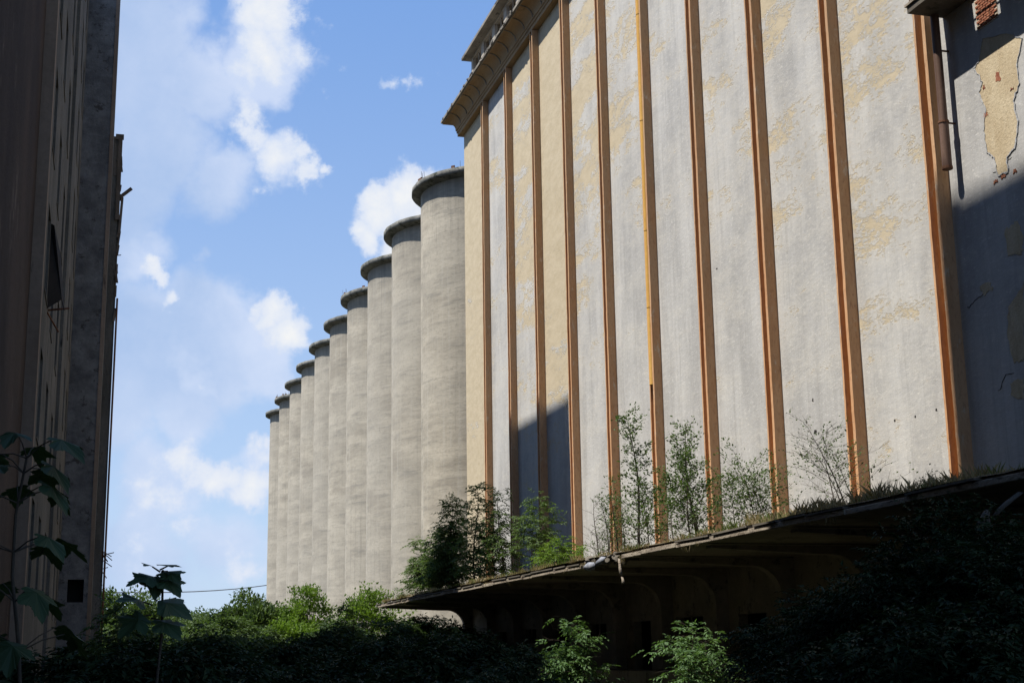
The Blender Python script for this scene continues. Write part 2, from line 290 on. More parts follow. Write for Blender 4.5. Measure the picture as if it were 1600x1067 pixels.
# ------------------------------------------------------------------ mesh helpers
def setp(o, label=None, cat=None, group=None, kind=None):
    if label: o['label'] = label
    if cat: o['category'] = cat
    if group: o['group'] = group
    if kind: o['kind'] = kind
    return o
def empty(name, loc, label, cat, group=None):
    o = bpy.data.objects.new(name, None); col.objects.link(o); o.location = loc; o.empty_display_size = .3
    return setp(o, label, cat, group)
class MB:
    def __init__(s): s.v = []; s.f = []
    def add(s, vs_, fs):
        n = len(s.v); s.v += [tuple(p) for p in vs_]; s.f += [tuple(i+n for i in f) for f in fs]; return s
    def box(s, x0, x1, y0, y1, z0, z1):
        return s.add([(x0, y0, z0), (x1, y0, z0), (x1, y1, z0), (x0, y1, z0), (x0, y0, z1), (x1, y0, z1), (x1, y1, z1), (x0, y1, z1)],
                     [(0, 3, 2, 1), (4, 5, 6, 7), (0, 1, 5, 4), (1, 2, 6, 5), (2, 3, 7, 6), (3, 0, 4, 7)])
    def rbox(s, c, size, rot):
        hx, hy, hz = [k/2 for k in size]; R = Matrix.Rotation(rot[2], 3, 'Z') @ Matrix.Rotation(rot[1], 3, 'Y') @ Matrix.Rotation(rot[0], 3, 'X')
        P = [Vector(c)+R @ Vector((a*hx, b_*hy, d*hz)) for d in (-1, 1) for a, b_ in ((-1, -1), (1, -1), (1, 1), (-1, 1))]
        return s.add(P, [(0, 3, 2, 1), (4, 5, 6, 7), (0, 1, 5, 4), (1, 2, 6, 5), (2, 3, 7, 6), (3, 0, 4, 7)])
    def tube(s, path, rad, sides=6, cap=True):
        path = [Vector(p) for p in path]; n = len(path)
        if isinstance(rad, (int, float)): rad = [rad]*n
        vv = []; prev = None
        for i, p in enumerate(path):
            t = (path[min(i+1, n-1)]-path[max(i-1, 0)]); t = t.normalized() if t.length > 1e-9 else Vector((0, 0, 1))
            a = prev-t*prev.dot(t) if prev is not None else t.orthogonal()
            a = a.normalized() if a.length > 1e-6 else t.orthogonal().normalized(); prev = a; b_ = t.cross(a)
            for k in range(sides):
                th = 2*math.pi*k/sides; vv.append(p+(a*math.cos(th)+b_*math.sin(th))*rad[i])
        ff = [(i*sides+k, i*sides+(k+1) % sides, (i+1)*sides+(k+1) % sides, (i+1)*sides+k) for i in range(n-1) for k in range(sides)]
        if cap:
            m = len(vv); vv += vv[:sides]+vv[(n-1)*sides:n*sides]       # caps have their own vertices so that smooth shading stays on the barrel
            ff += [tuple(m+k for k in reversed(range(sides))), tuple(m+sides+k for k in range(sides))]
        return s.add(vv, ff)
    def sweep(s, prof, paths, closed=True):
        """prof: n points; paths: list of stations, each a function from profile point to xyz"""
        n = len(prof); vv = [st(p) for st in paths for p in prof]
        ff = []
        for i in range(len(paths)-1):
            for k in range(n if closed else n-1):
                ff.append((i*n+k, i*n+(k+1) % n, (i+1)*n+(k+1) % n, (i+1)*n+k))
        if closed: ff += [tuple(reversed(range(n))), tuple((len(paths)-1)*n+k for k in range(n))]
        return s.add(vv, ff)
    def build(s, name, m, parent=None, smooth=False, bevel=0, label=None, kind=None):
        me = bpy.data.meshes.new(name); me.from_pydata(s.v, [], s.f); me.materials.append(MT[m] if isinstance(m, str) else m); me.update()
        import bmesh
        bm = bmesh.new(); bm.from_mesh(me); bmesh.ops.recalc_face_normals(bm, faces=bm.faces)
        if bevel:
            bmesh.ops.bevel(bm, geom=list(bm.edges), offset=bevel, segments=1, affect='EDGES')
        bm.to_mesh(me); bm.free()
        if smooth: me.polygons.foreach_set('use_smooth', [True]*len(me.polygons))
        o = bpy.data.objects.new(name, me); col.objects.link(o)
        if parent: o.parent = parent; o.matrix_parent_inverse = Matrix.Translation(-abs_loc(parent))
        if label: o['label'] = label
        if kind: o['kind'] = kind
        return o
def abs_loc(o):
    # parts are meshed in world coordinates under an unrotated Empty, so only an Empty shifts its children
    return o.location.copy() if o.type == 'EMPTY' else Vector((0, 0, 0))
def mesh_np(name, V, T, m, parent=None, kind=None, label=None):
    me = bpy.data.meshes.new(name); n = len(V); k = len(T)
    me.vertices.add(n); me.vertices.foreach_set('co', np.asarray(V, np.float32).ravel())
    me.loops.add(k*3); me.loops.foreach_set('vertex_index', np.asarray(T, np.int32).ravel())
    me.polygons.add(k); me.polygons.foreach_set('loop_start', np.arange(0, k*3, 3, dtype=np.int32)); me.polygons.foreach_set('loop_total', np.full(k, 3, np.int32))
    me.materials.append(MT[m]); me.update(calc_edges=True)
    o = bpy.data.objects.new(name, me); col.objects.link(o)
    if parent: o.parent = parent; o.matrix_parent_inverse = Matrix.Translation(-abs_loc(parent))
    if label: o['label'] = label
    if kind: o['kind'] = kind
    return o
def wall_open(mb, axis, c, depth, u0, u1, z0, z1, opens):
    """wall sheet with thickness in plane axis=c, with rectangular openings (ua,ub,za,zb); depth is signed, towards the inside"""
    us = sorted({u0, u1, *[o[0] for o in opens], *[o[1] for o in opens]}); zs = sorted({z0, z1, *[o[2] for o in opens], *[o[3] for o in opens]})
    us = [u for u in us if u0 <= u <= u1]; zs = [z for z in zs if z0 <= z <= z1]
    def inside(u, z): return any(o[0] < u < o[1] and o[2] < z < o[3] for o in opens)
    def P(u, z, d=0): return (c+d, u, z) if axis == 'X' else (u, c+d, z)
    idx = {}
    def vi(u, z, d):
        k = (u, z, d)
        if k not in idx: idx[k] = len(mb.v); mb.v.append(P(u, z, d))
        return idx[k]
    for i in range(len(us)-1):
        for j in range(len(zs)-1):
            if inside((us[i]+us[i+1])/2, (zs[j]+zs[j+1])/2): continue
            for d in (0, depth):
                mb.f.append((vi(us[i], zs[j], d), vi(us[i+1], zs[j], d), vi(us[i+1], zs[j+1], d), vi(us[i], zs[j+1], d)))
    for (a, b_, e, f) in list(opens)+[(u0, u1, z0, z1)]:
        for (p, q) in (((a, e), (b_, e)), ((b_, e), (b_, f)), ((b_, f), (a, f)), ((a, f), (a, e))):
            n = len(mb.v); mb.v += [P(*p), P(*q), P(*q, depth), P(*p, depth)]; mb.f.append((n, n+1, n+2, n+3))

# ================================================================== SETTING: ground
def make_ground():
    R = np.random.RandomState(4)
    xs = np.concatenate([[-1500, -600, -200, -80], np.linspace(-40, 80, 41), [140, 300, 800, 1500]])
    ys = np.concatenate([[-800, -200, -60], np.linspace(-20, 260, 71), [400, 800, 1600, 3000]])
    V = []; F = []
    for j, y in enumerate(ys):
        for i, x in enumerate(xs):
            z = .35*pnoise(Vector((x*.09, y*.09, 0)))+.1*pnoise(Vector((x*.4, y*.4, 3))) if -40 < x < 80 and -20 < y < 260 else 0
            V.append((x, y, z-.15))
    n = len(xs)
    for j in range(len(ys)-1):
        for i in range(n-1): F.append((j*n+i, j*n+i+1, (j+1)*n+i+1, (j+1)*n+i))
    mb = MB(); mb.v = V; mb.f = F
    o = mb.build('ground', 'ground', None, True); o['kind'] = 'structure'
make_ground()

# ================================================================== GRAIN ELEVATOR (right)
XW = 25.0; YE = 97.7; E_ = .42
B = empty('grain_elevator', (30, 60, 0), 'tall grey plastered grain elevator with ten orange pilasters and a projecting cornice', 'building')
NEAR = [36.7+6.0*k for k in range(10)]          # near face of each pilaster
edges = [YE]+[v for k in reversed(range(10)) for v in (NEAR[k]+.7, NEAR[k])]
Y_NEAR_END = 6.0
spans = [(edges[0], edges[1])]+[(edges[2*i], edges[2*i+1]) for i in range(1, 10)]+[(NEAR[0], Y_NEAR_END)]
for i, (a, b_) in enumerate(spans):
    mb = MB(); mb.box(XW, XW+.35, b_, a, 5.3, 40.0); mb.build('wall_bay', 'bay%d' % i, B)
mb = MB(); mb.box(XW+.352, 52, Y_NEAR_END, YE-.002, 4.2, 41.2); mb.build('building_core', 'attic', B)
random.seed(5)
for k in range(10):
    y = NEAR[k]
    zb, zt = 5.25, 39.75
    p = MB()
    # channel section: near rib, recessed groove, far rib
    prof = [(0, 0), (E_, 0), (E_, .17), (.10, .17), (.10, .60), (E_-.04, .60), (E_-.04, .70), (0, .70)]
    nz = 80; zs = [zb+(zt-zb)*i/nz for i in range(nz+1)]
    def st(z):
        jx = .008*pnoise(Vector((k*3.3, z*.4, 0)))+.012*pnoise(Vector((k*1.3, z*2.9, 4))); jy = .008*pnoise(Vector((k*3.3, z*.3, 9)))+.010*pnoise(Vector((k*7.3, z*3.3, 1)))
        return lambda q: (XW-q[0]-(jx if q[0] > .05 else 0), y+q[1]+(jy if q[0] > .05 else 0), z)
    p.sweep(prof, [st(z) for z in zs])
    po = p.build('pilaster', 'orange', B)
    if k == 4:
        q = MB()
        for a0, a1 in ((13.9, 17.6), (17.62, 21.4), (21.42, 27.0), (27.02, 32.6), (32.62, 39.7)):
            q.tube([(XW-.29, y+.385, a0), (XW-.29, y+.385, a1)], .185, 14)
            q.tube([(XW-.29, y+.385, a0), (XW-.29, y+.385, a0+.10)], .20, 14)
        q.build('downpipe', 'yellow', po, True, label='yellow painted pipe running down inside the pilaster groove')
# cornice
def cpt(o): return o
cprof = [(.0, 39.75), (.40, 39.78), (.40, 40.02), (.46, 40.05), (.46, 40.22), (.52, 40.24), (.52, 40.34)]
for i in range(1, 9):
    th = math.pi/2*i/8; cprof.append((.52+.76*(1-math.cos(th)), 40.34+.68*math.sin(th)))
ncove = len(cprof)
cprof += [(1.34, 41.02), (1.34, 41.10), (1.43, 41.12), (1.43, 41.30), (-.6, 41.75), (-.6, 39.75)]
def stn(y): return lambda q: (XW-q[0], y, q[1])
def stc(q): return (XW-q[0], YE+q[0], q[1])
def ste(q): return (52, YE+q[0], q[1])
cmain = [q for q in cprof]
mb = MB(); mb.sweep(cmain[:-4], [stn(Y_NEAR_END)]+[stn(Y_NEAR_END+(YE-Y_NEAR_END)*i/12) for i in range(1, 12)]+[stc, ste], closed=False)
CO = mb.build('cornice', 'cornice', B)
mb = MB(); cop = [(1.34, 41.10), (1.45, 41.12), (1.45, 41.30), (-.6, 41.75), (-.6, 41.12)]
mb.sweep(cop, [stn(Y_NEAR_END), stc, ste]); mb.build('coping', 'coping', CO)
mb0 = None
yy = 96.6; i = 0
while yy > 30:
    mb = MB(); pts = []
    arc = [(.52+.76*(1-math.cos(math.pi/2*j/8)), 40.34+.68*math.sin(math.pi/2*j/8)) for j in range(9)]
    prof = arc+[(a[0]+.035, a[1]-.035) for a in reversed(arc)]
    mb.sweep([(q[0], q[1]) for q in prof], [lambda q, Y=yy: (XW-q[0], Y, q[1]), lambda q, Y=yy: (XW-q[0], Y+.09, q[1])])
    mb.build('cove_rib', 'coping', CO); yy -= 1.85; i += 1
# broken edge chips of the coping
random.seed(8)
mb = MB()
for i in range(60):
    y = random.uniform(45, 98.5); mb.rbox((XW-1.44+random.uniform(-.03, .03), y, 41.22+random.uniform(-.08, .12)), (random.uniform(.05, .14), random.uniform(.1, .5), random.uniform(.05, .14)), (random.uniform(-.3, .3), random.uniform(-.3, .3), random.uniform(-.3, .3)))
mb.build('coping_chips', 'coping', CO, kind='stuff')
# attic storey
AX = XW+.5; AYE = YE-.5
ops = []
yy = AYE-.55
while yy > 20:
    ops.append((yy-2.3, yy, 43.2, 45.6)); yy -= 3.05
mb = MB(); wall_open(mb, 'X', AX, .4, Y_NEAR_END, AYE, 41.3, 45.75, ops); AT = mb.build('attic_wall', 'attic', B)
mb = MB(); mb.box(AX+.02, 52, AYE-.3, AYE, 41.5, 45.74); mb.build('attic_end_wall', 'attic', B)
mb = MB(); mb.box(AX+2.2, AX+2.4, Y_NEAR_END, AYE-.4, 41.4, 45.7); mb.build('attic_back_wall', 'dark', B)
for (a, b_, z0, z1) in ops[:20]:
    fr = MB(); m_ = (a+b_)/2
    for u in (a+.02, m_-.05, b_-.10): fr.box(AX+.12, AX+.2, u, u+.08, z0, z1)
    for z in (z0, z0+1.0, z1-.08): fr.box(AX+.125, AX+.195, a, b_, z, z+.07)
    f = fr.build('window_frame', 'attic', B)
    pn = MB(); r_ = random.random()
    if r_ < .7:
        pn.box(AX+.15, AX+.16, a+.1, m_-.05, z0+.07, z0+1.0)
        pn.build('pane', 'dark', f)
mb = MB(); mb.sweep([(0, 45.75), (-.62, 45.80), (-.62, 46.02), (-.54, 46.06), (25.5, 46.5), (25.5, 45.75)],
    [lambda q: (AX+q[0], Y_NEAR_END, q[1]), lambda q: (AX+q[0], AYE-min(q[0], 0)+(0 if q[0] < 1 else 0.6), q[1])])
mb.build('roof_slab', 'coping', B)

# peeled wall beside the nearest pilaster: cream plaster area, brick patch, balcony and pipes
def blob_plate(name, pts, x, th, m, parent, label=None):
    mb = MB(); n = len(pts); V = [(x, p[0], p[1]) for p in pts]+[(x+th, p[0], p[1]) for p in pts]
    F = [tuple(range(n)), tuple(reversed(range(n, 2*n)))]+[(i, (i+1) % n, n+(i+1) % n, n+i) for i in range(n)]
    mb.add(V, F); return mb.build(name, m, parent, label=label)
def jag(pts, amp, seed, sub=5):
    r = random.Random(seed); out = []
    for i in range(len(pts)):
        a, b_ = pts[i], pts[(i+1) % len(pts)]
        for j in range(sub):
            t = j/sub; k = amp if j else amp*.3
            out.append((a[0]+(b_[0]-a[0])*t+r.uniform(-k, k), a[1]+(b_[1]-a[1])*t+r.uniform(-k, k)))
    return out
def onx(x, y, X=XW):
    r = rdir(x, y); r = r*(X/r[0]); return (float(r[1]), float(r[2]+EYE))
# the old cream plaster shows where the thick grey coat has fallen off: the grey coat stands proud, so its edge is a low broken lip
patch = [onx(*p) for p in [(1522, 108), (1530, 96), (1536, 60), (1575, 52), (1598, 60), (1590, 100), (1594, 130), (1584, 158), (1592, 190), (1586, 232), (1574, 246), (1576, 268), (1560, 274), (1554, 246), (1543, 238), (1538, 205), (1541, 170), (1530, 146), (1536, 128)]]
blob_plate('bare_plaster_patch', jag(patch, .035, 3, 5), XW-.012, .03, 'creamplaster', B, 'cream plaster laid bare with a broken edge')
rlip = random.Random(2); lip = MB(); jp = jag(patch, .035, 3, 5)
for i in range(len(jp)):
    a, b_ = jp[i], jp[(i+1) % len(jp)]; m_ = ((a[0]+b_[0])/2, (a[1]+b_[1])/2); an = math.atan2(b_[1]-a[1], b_[0]-a[0]); L = math.hypot(b_[0]-a[0], b_[1]-a[1])
    lip.rbox((XW-.014, m_[0], m_[1]), (.03, L*1.05, .012+.05*rlip.random()**2), (an, 0, 0))
lip.build('plaster_lip', 'plastergrey', B)
rr = random.Random(6)
for (px, py, sx, sz_) in [(1560, 120, .34, .42), (1541, 180, .30, .16), (1538, 137, .14, .18), (1582, 140, .22, .1), (1556, 284, .3, .14), (1568, 276, .28, .12), (1586, 268, .22, .1)]:
    sx *= .75; sz_ *= .75; c = onx(px, py); pts = jag([(c[0]-sx/2, c[1]-sz_/2), (c[0]+sx/2, c[1]-sz_/3), (c[0]+sx/3, c[1]+sz_/2), (c[0]-sx/3, c[1]+sz_/2.4)], .04, px)
    blob_plate('plaster_hole', pts, XW-.020, .03, 'brick', B, 'small hole in the plaster with brick showing')
for (px, py, sx, sz_) in [(1270, 625, .10, .16), (1274, 674, .22, .12), (1398, 657, .10, .08), (1430, 651, .08, .1), (1463, 640, .1, .1), (1330, 560, .07, .1), (1120, 420, .12, .08), (883, 160, .5, .12)]:
    c = onx(px, py); pts = jag([(c[0]-sx/2, c[1]-sz_/2), (c[0]+sx/2, c[1]-sz_/4), (c[0]+sx/4, c[1]+sz_/2), (c[0]-sx/2, c[1]+sz_/3)], .015, px)
    blob_plate('anchor_hole', pts, XW-.006, .03, 'dark', B)  # flat dark plates, with the shade of small holes in their colour
for q in ([(1570, 360), (1590, 345), (1600, 370), (1596, 398), (1576, 400)], [(1576, 480), (1600, 440), (1600, 560), (1585, 568), (1574, 520)], [(1578, 600), (1600, 590), (1600, 625), (1580, 618)], [(1530, 448), (1545, 440), (1552, 452), (1538, 462)]):
    blob_plate('bare_plaster_patch', jag([onx(*p) for p in q], .06, q[0][0], 6), XW-.012, .03, 'creamplaster', B)
crk = MB(); rc = random.Random(4)
for (px, py, n_, ax, az_) in [(1552, 270, 10, -.10, .03), (1512, 480, 14, -.09, .02), (1560, 610, 10, -.08, .03)]:
    c = list(onx(px, py))
    for k in range(n_):
        d = (ax+rc.uniform(-.07, .07), az_+rc.uniform(-.07, .07)); L = math.hypot(*d); an = math.atan2(d[1], d[0])
        crk.rbox((XW-.004, c[0]+d[0]/2, c[1]+d[1]/2), (.012, L*1.15, rc.uniform(.006, .022)), (an, 0, 0)); c = [c[0]+d[0], c[1]+d[1]]
crk.build('plaster_cracks', 'dark', B, kind='stuff')
BP = blob_plate('brick_patch', [onx(*p) for p in [(1519, -24), (1556, -24), (1560, 27), (1528, 50)]], XW-.012, .03, 'mortar', B, 'patch of bare red brickwork below the balcony')
bp = [onx(*p) for p in [(1519, -24), (1556, -24), (1560, 27), (1528, 50)]]
y0b, y1b = min(p[0] for p in bp), max(p[0] for p in bp); z0b, z1b = min(p[1] for p in bp), max(p[1] for p in bp)
mesh_brick = None; z = z0b+.05; row = 0
while z < z1b-.05:
    y = y0b+.03+(.13 if row % 2 else 0)
    while y < y1b-.2:
        yc, zc = y+.12, z+.035
        if yc < y1b-.04+0*(zc):
            if mesh_brick is None:
                mb = MB(); mb.box(-.02, .02, -.115, .115, -.033, .033); ob = mb.build('brick', 'brick', BP, bevel=.006); mesh_brick = ob.data
            else:
                ob = bpy.data.objects.new('brick', mesh_brick); col.objects.link(ob); ob.parent = BP; ob.matrix_parent_inverse = Matrix.Translation(-abs_loc(BP))
            ob.location = (XW-.024+rr.uniform(-.006, .006), yc, zc)
        y += .26
    z += .083; row += 1
# balcony over the near end
bz = 20.85+0.25
def bxp(x0, x1, y0, y1, z0, z1, nm, m, par=B, **k):
    mb = MB(); mb.box(x0, x1, y0, y1, z0, z1); return mb.build(nm, m, par, **k)
YB = 36.25
BAL = bxp(XW-1.30, XW-.804, 12, 33.298, bz, bz+.22, 'balcony', 'conc')
hx0, hx1 = XW-1.25, XW-.85       # span of a gap shaped to let sun onto the bricks
# slab pieces leave a gap, placed to let sun onto the bare bricks
for (xa, xb, ya, yb_) in ((XW-1.30, XW-.80, 34.90, YB), (XW-.80, XW-.003, 34.75, YB), (XW-1.30, XW-.80, 33.30, 34.898), (XW-.13, XW-.003, 33.45, 34.748)):
    bxp(xa, xb-.002, ya, yb_, bz, bz+.22, 'balcony_slab', 'conc', BAL)
bxp(XW-.802, XW-.003, 12, 33.45, bz, bz+.22, 'balcony_slab', 'conc', BAL)
for (xa, xb, ya, yb_) in ((XW-1.36, XW-.84, 12, YB+.06), (XW-.838, XW-.1, 34.80, YB+.06), (XW-.838, XW-.1, 12, 33.40)):
    bxp(xa, xb, ya, yb_, bz+.224, bz+.30, 'balcony_topping', 'edge', BAL)
for i in range(9):
    mb = MB(); y = YB-.1-i*1.1; mb.tube([(XW-1.25, y, bz+.3), (XW-1.25, y, bz+1.35)], .02, 6); mb.build('railing_post', 'rust', BAL)
mb = MB(); mb.tube([(XW-1.25, YB-.1, bz+1.35), (XW-1.25, 12, bz+1.35)], .025, 6); mb.build('handrail', 'rust', BAL)
# downpipe beside the nearest pilaster
mb = MB(); px_, py_ = XW-.40, 36.15
mb.tube([(px_, py_, 16.05), (px_, py_, 17.6)], .15, 14); mb.tube([(px_, py_, 17.58), (px_, py_, bz)], .135, 14)
PD = mb.build('downpipe', 'pipe', B, True, label='rusty brown downpipe that ends in mid air')
mb = MB(); mb.tube([(px_, py_, 17.5), (px_, py_, 17.56)], .17, 14); mb.box(px_, XW, py_-.02, py_+.02, 17.5, 17.55); mb.tube([(px_, py_, 16.0), (px_, py_, 16.09)], .165, 14)
mb.box(px_, XW, py_-.02, py_+.02, 19.9, 19.95); mb.build('pipe_clamp', 'rust', PD)

# ground floor wall behind the canopy
gops = [(69.4, 72.1, 2.3, 3.2), (63.3, 65.5, .2, 3.12), (57.2, 60.2, 2.4, 3.2), (51.1, 53.6, .2, 3.1), (75.6, 78.4, .2, 3.1), (81.6, 84.2, 2.3, 3.2), (45.2, 47.6, .2, 3.1), (39.4, 42.0, 2.3, 3.2), (33.2, 35.8, .2, 3.1), (88, 90.4, .2, 3.1), (93.6, 95.6, 2.3, 3.2)]
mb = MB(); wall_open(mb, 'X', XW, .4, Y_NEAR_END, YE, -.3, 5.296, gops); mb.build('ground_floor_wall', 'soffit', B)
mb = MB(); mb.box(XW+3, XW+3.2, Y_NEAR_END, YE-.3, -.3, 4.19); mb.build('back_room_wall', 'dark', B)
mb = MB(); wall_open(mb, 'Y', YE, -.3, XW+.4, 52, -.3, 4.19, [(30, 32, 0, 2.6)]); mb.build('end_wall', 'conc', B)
for (a, b_, z0, z1) in gops:
    if z0 > 1:
        fr = MB()
        for u in (a, (a+b_)/2-.03, b_-.06): fr.box(XW+.1, XW+.16, u, u+.06, z0, z1)
        for z in (z0, z1-.06): fr.box(XW+.105, XW+.155, a, b_, z, z+.06)
        fr.build('window_frame', 'soffit', B)

# canopy (loading platform roof) cantilevered from the ground floor
XC = 18.5; YC0, YC1 = 12.0, 97.2
CB = MB(); CB.box(XC+.25, XW-.003, 50.3, YC1, 5.02, 5.22)
CAN = CB.build('canopy', 'soffit', B, label='long concrete loading canopy overgrown with saplings')
mb = MB(); mb.box(XC+.25, XW-.003, YC0, 49.5, 5.06, 5.26); mb.build('canopy_slab', 'soffit', CAN)
mb = MB(); mb.box(XC+1.0, XW-.003, 49.502, 50.298, 5.04, 5.2); mb.build('canopy_slab', 'soffit', CAN)
random.seed(21)
def edge_run(y0, y1, z, step=(1.4, 3.2)):
    y = y0
    while y < y1-.1:
        L = min(random.uniform(*step), y1-y); dz = random.uniform(-.018, .018); dx = random.uniform(-.02, .02)
        m_ = MB(); m_.box(XC+dx, XC+.245, y+.012, y+L-.012, z-.01+dz, z+.135+dz); m_.build('edge_strip', 'edge', CAN, bevel=.012)
        if random.random() < .86:
            m_ = MB(); m_.rbox((XC+.16+dx, y+L/2, z+.185+dz), (.42, L*random.uniform(.8, .99), .05), (random.uniform(-.012, .012), random.uniform(-.06, .06), 0)); m_.build('roof_sheet', 'conc', CAN)
        y += L
edge_run(YC0, 49.5, 5.04); edge_run(54.2, YC1, 4.97)
mb = MB()
for i in range(38):
    y = random.uniform(50.3, 54.2); mb.rbox((XC+.35+random.uniform(-.25, .3), y, 5.1+random.uniform(-.14, .16)), (random.uniform(.1, .4), random.uniform(.15, .6), random.uniform(.05, .2)), [random.uniform(-.5, .5) for _ in range(3)])
mb.build('broken_edge_rubble', 'conc', CAN, kind='stuff')
mb = MB(); mb.box(XC+.255, XW-.005, YC1-.25, YC1+.02, 4.95, 5.24); mb.build('end_beam', 'soffit', CAN)
# soil on the roof
mb = MB(); ns = 60
for i in range(ns+1):
    y = YC0+.1+(YC1-.2-YC0)*i/ns
    for j, x in enumerate([XC+.12, XC+.5, XC+1.4, XC+3.2, XC+5, XW-.01]):
        mb.v.append((x, y, 5.265+(.03 if j == 0 else .10)+.07*pnoise(Vector((x*.9, y*.6, 2)))))
for i in range(ns):
    for j in range(5): a = i*6+j; mb.f.append((a, a+1, a+7, a+6))
mb.build('roof_soil', 'soil', CAN, True)
# cantilever beams with curved haunches and wall piers
yb = 97.0; ybs = []
while yb > 14: ybs.append(yb); yb -= 6.0
for yb in ybs:
    prof = [(XW-.003, 5.0), (XC+.5, 5.0), (XC+.5, 4.9), (XW-2.2, 4.72)]
    r = 1.15; cx_, cz_ = XW-.55-r, 4.72-r
    for j in range(0, 9):
        th = math.pi/2*(1-j/8); prof.append((cx_+r*math.cos(th), cz_+r*math.sin(th)))
    prof += [(XW-.55, -.2), (XW-.003, -.2)]
    mb = MB(); mb.sweep(prof, [lambda q, Y=yb: (q[0], Y-.45, q[1]), lambda q, Y=yb: (q[0], Y, q[1])]); mb.build('haunched_bracket', 'soffit', CAN)
# platform
mb = MB(); mb.box(XC+3.8, XW-.56, YC0, YE, -.3, .9); mb.build('loading_platform', 'conc', B)
# hanging debris at the break in the canopy edge
R_ = empty('hanging_sheet', (18.5, 52.5, 5.0), 'torn dirty grey sheeting caught on the broken canopy edge', 'sheet')
def cloth(name, pts, w, m, par):
    mb = MB()
    for i, (p, wd) in enumerate(zip(pts, w)):
        p = Vector(p); mb.v += [p+Vector((0, -wd, .02*math.sin(i))), p+Vector((-.06, 0, .03)), p+Vector((0, wd, -.02))]
        if i: a = (i-1)*3; mb.f += [(a, a+1, a+4, a+3), (a+1, a+2, a+5, a+4)]
    o = mb.build(name, m, par, True); s = o.modifiers.new('th', 'SOLIDIFY'); s.thickness = .01; return o
cloth('fold', [(18.45, 52.9, 5.08), (18.38, 52.8, 4.98), (18.4, 52.7, 4.86), (18.46, 52.6, 4.78)], [.5, .7, .55, .2], 'rag', R_)
cloth('fold', [(18.5, 51.5, 5.2), (18.42, 51.6, 5.1), (18.40, 51.7, 5.0), (18.46, 51.75, 4.93)], [.3, .5, .4, .15], 'rag', R_)
R2 = empty('hanging_strip', (18.5, 49.6, 5.0), 'narrow pale strip dangling below the end of the canopy edge', 'strip')
cloth('strip', [(18.5, 49.7, 5.02), (18.49, 49.66, 4.7), (18.5, 49.6, 4.4)], [.05, .10, .16], 'edge', R2)
cloth('strip_end', [(18.5, 49.45, 4.34), (18.5, 49.4, 4.2), (18.5, 49.42, 4.08)], [.05, .11, .10], 'edge', R2)
R3 = empty('plastic_sheet', (18.6, 27, 5.0), 'crumpled pale sheet hanging from the shaded end of the canopy', 'sheet')
p0 = at(1530, 820, 26)
cloth('fold', [at(1595, 770, 25.6), at(1575, 785, 25.8), at(1562, 797, 25.9), at(1552, 812, 26.0)], [.10, .18, .15, .05], 'conc', R3)
cloth('fold', [at(1543, 798, 26.2), at(1536, 818, 26.2), at(1545, 840, 26.2), at(1548, 862, 26.2)], [.08, .26, .22, .06], 'conc', R3)

# ================================================================== SILOS
NS = 10; R0 = 6.2; names = ['concrete grain silo standing nearest the painted elevator', 'second concrete silo, behind the one beside the elevator', 'third concrete silo counted from the painted elevator',
 'fourth concrete silo counted from the painted elevator', 'fifth concrete silo counted from the painted elevator', 'sixth concrete silo counted from the painted elevator', 'seventh concrete silo counted from the painted elevator',
 'third concrete silo from the far end of the row', 'last but one concrete silo, with small fittings on its rim', 'farthest concrete silo, at the very end of the row']
shell_me = rim_me = None
def silo_mesh():
    mb = MB(); sd = 96; zs = [-.4]+[1+i*1.9 for i in range(20)]+[38.75]
    for z in zs:
        for k in range(sd):
            th = 2*math.pi*k/sd; r = R0+.015*pnoise(Vector((math.cos(th)*3, math.sin(th)*3, z*.45)))
            mb.v.append((r*math.cos(th), r*math.sin(th), z))
    for i in range(len(zs)-1):
        for k in range(sd): mb.f.append((i*sd+k, i*sd+(k+1) % sd, (i+1)*sd+(k+1) % sd, (i+1)*sd+k))
    return mb
def rim_mesh():
    mb = MB(); sd = 96; pr = [(6.15, 38.55), (6.85, 38.72), (6.93, 38.76), (6.95, 39.16), (6.88, 39.2), (0.3, 39.5)]
    for (r, z) in pr:
        for k in range(sd):
            th = 2*math.pi*k/sd; j = .05*pnoise(Vector((math.cos(th)*9, math.sin(th)*9, z*2))) if r > 6.5 else 0
            mb.v.append(((r+j)*math.cos(th), (r+j)*math.sin(th), z+j*.6))
    for i in range(len(pr)-1):
        for k in range(sd): mb.f.append((i*sd+k, i*sd+(k+1) % sd, (i+1)*sd+(k+1) % sd, (i+1)*sd+k))
    return mb
for n in range(NS):
    loc = (30.35+.085*n, 108.2+12.5*n, .004*n)
    S = empty('concrete_silo', loc, names[n], 'silo', 'row of concrete grain silos')
    if n == 0:
        sh = silo_mesh().build('shell', 'silo', None, True); ri = rim_mesh().build('rim', 'rim', None, True)
    else:
        sh, ri = sh.copy(), ri.copy(); col.objects.link(sh); col.objects.link(ri)
    sh.parent = S; ri.parent = S; sh.rotation_euler = (0, 0, .0)
    ri.rotation_euler = (0, 0, n*.9)
    if n in (0, 3, 8):
        q = MB(); r = random.Random(n)
        for i in range(7):
            a = math.pi*(1.0+r.uniform(-.1, .5)); q.rbox((6.8*math.cos(a), 6.8*math.sin(a), 39.25), (.1, .3, r.uniform(.1, .3)), (0, 0, a))
            q.tube([(6.85*math.cos(a+.1), 6.85*math.sin(a+.1), 39.1), (6.9*math.cos(a+.1), 6.9*math.sin(a+.1), 39.5+r.random()*.3)], .015, 4)
        o = q.build('rim_fitting', 'rust', None); o.parent = S

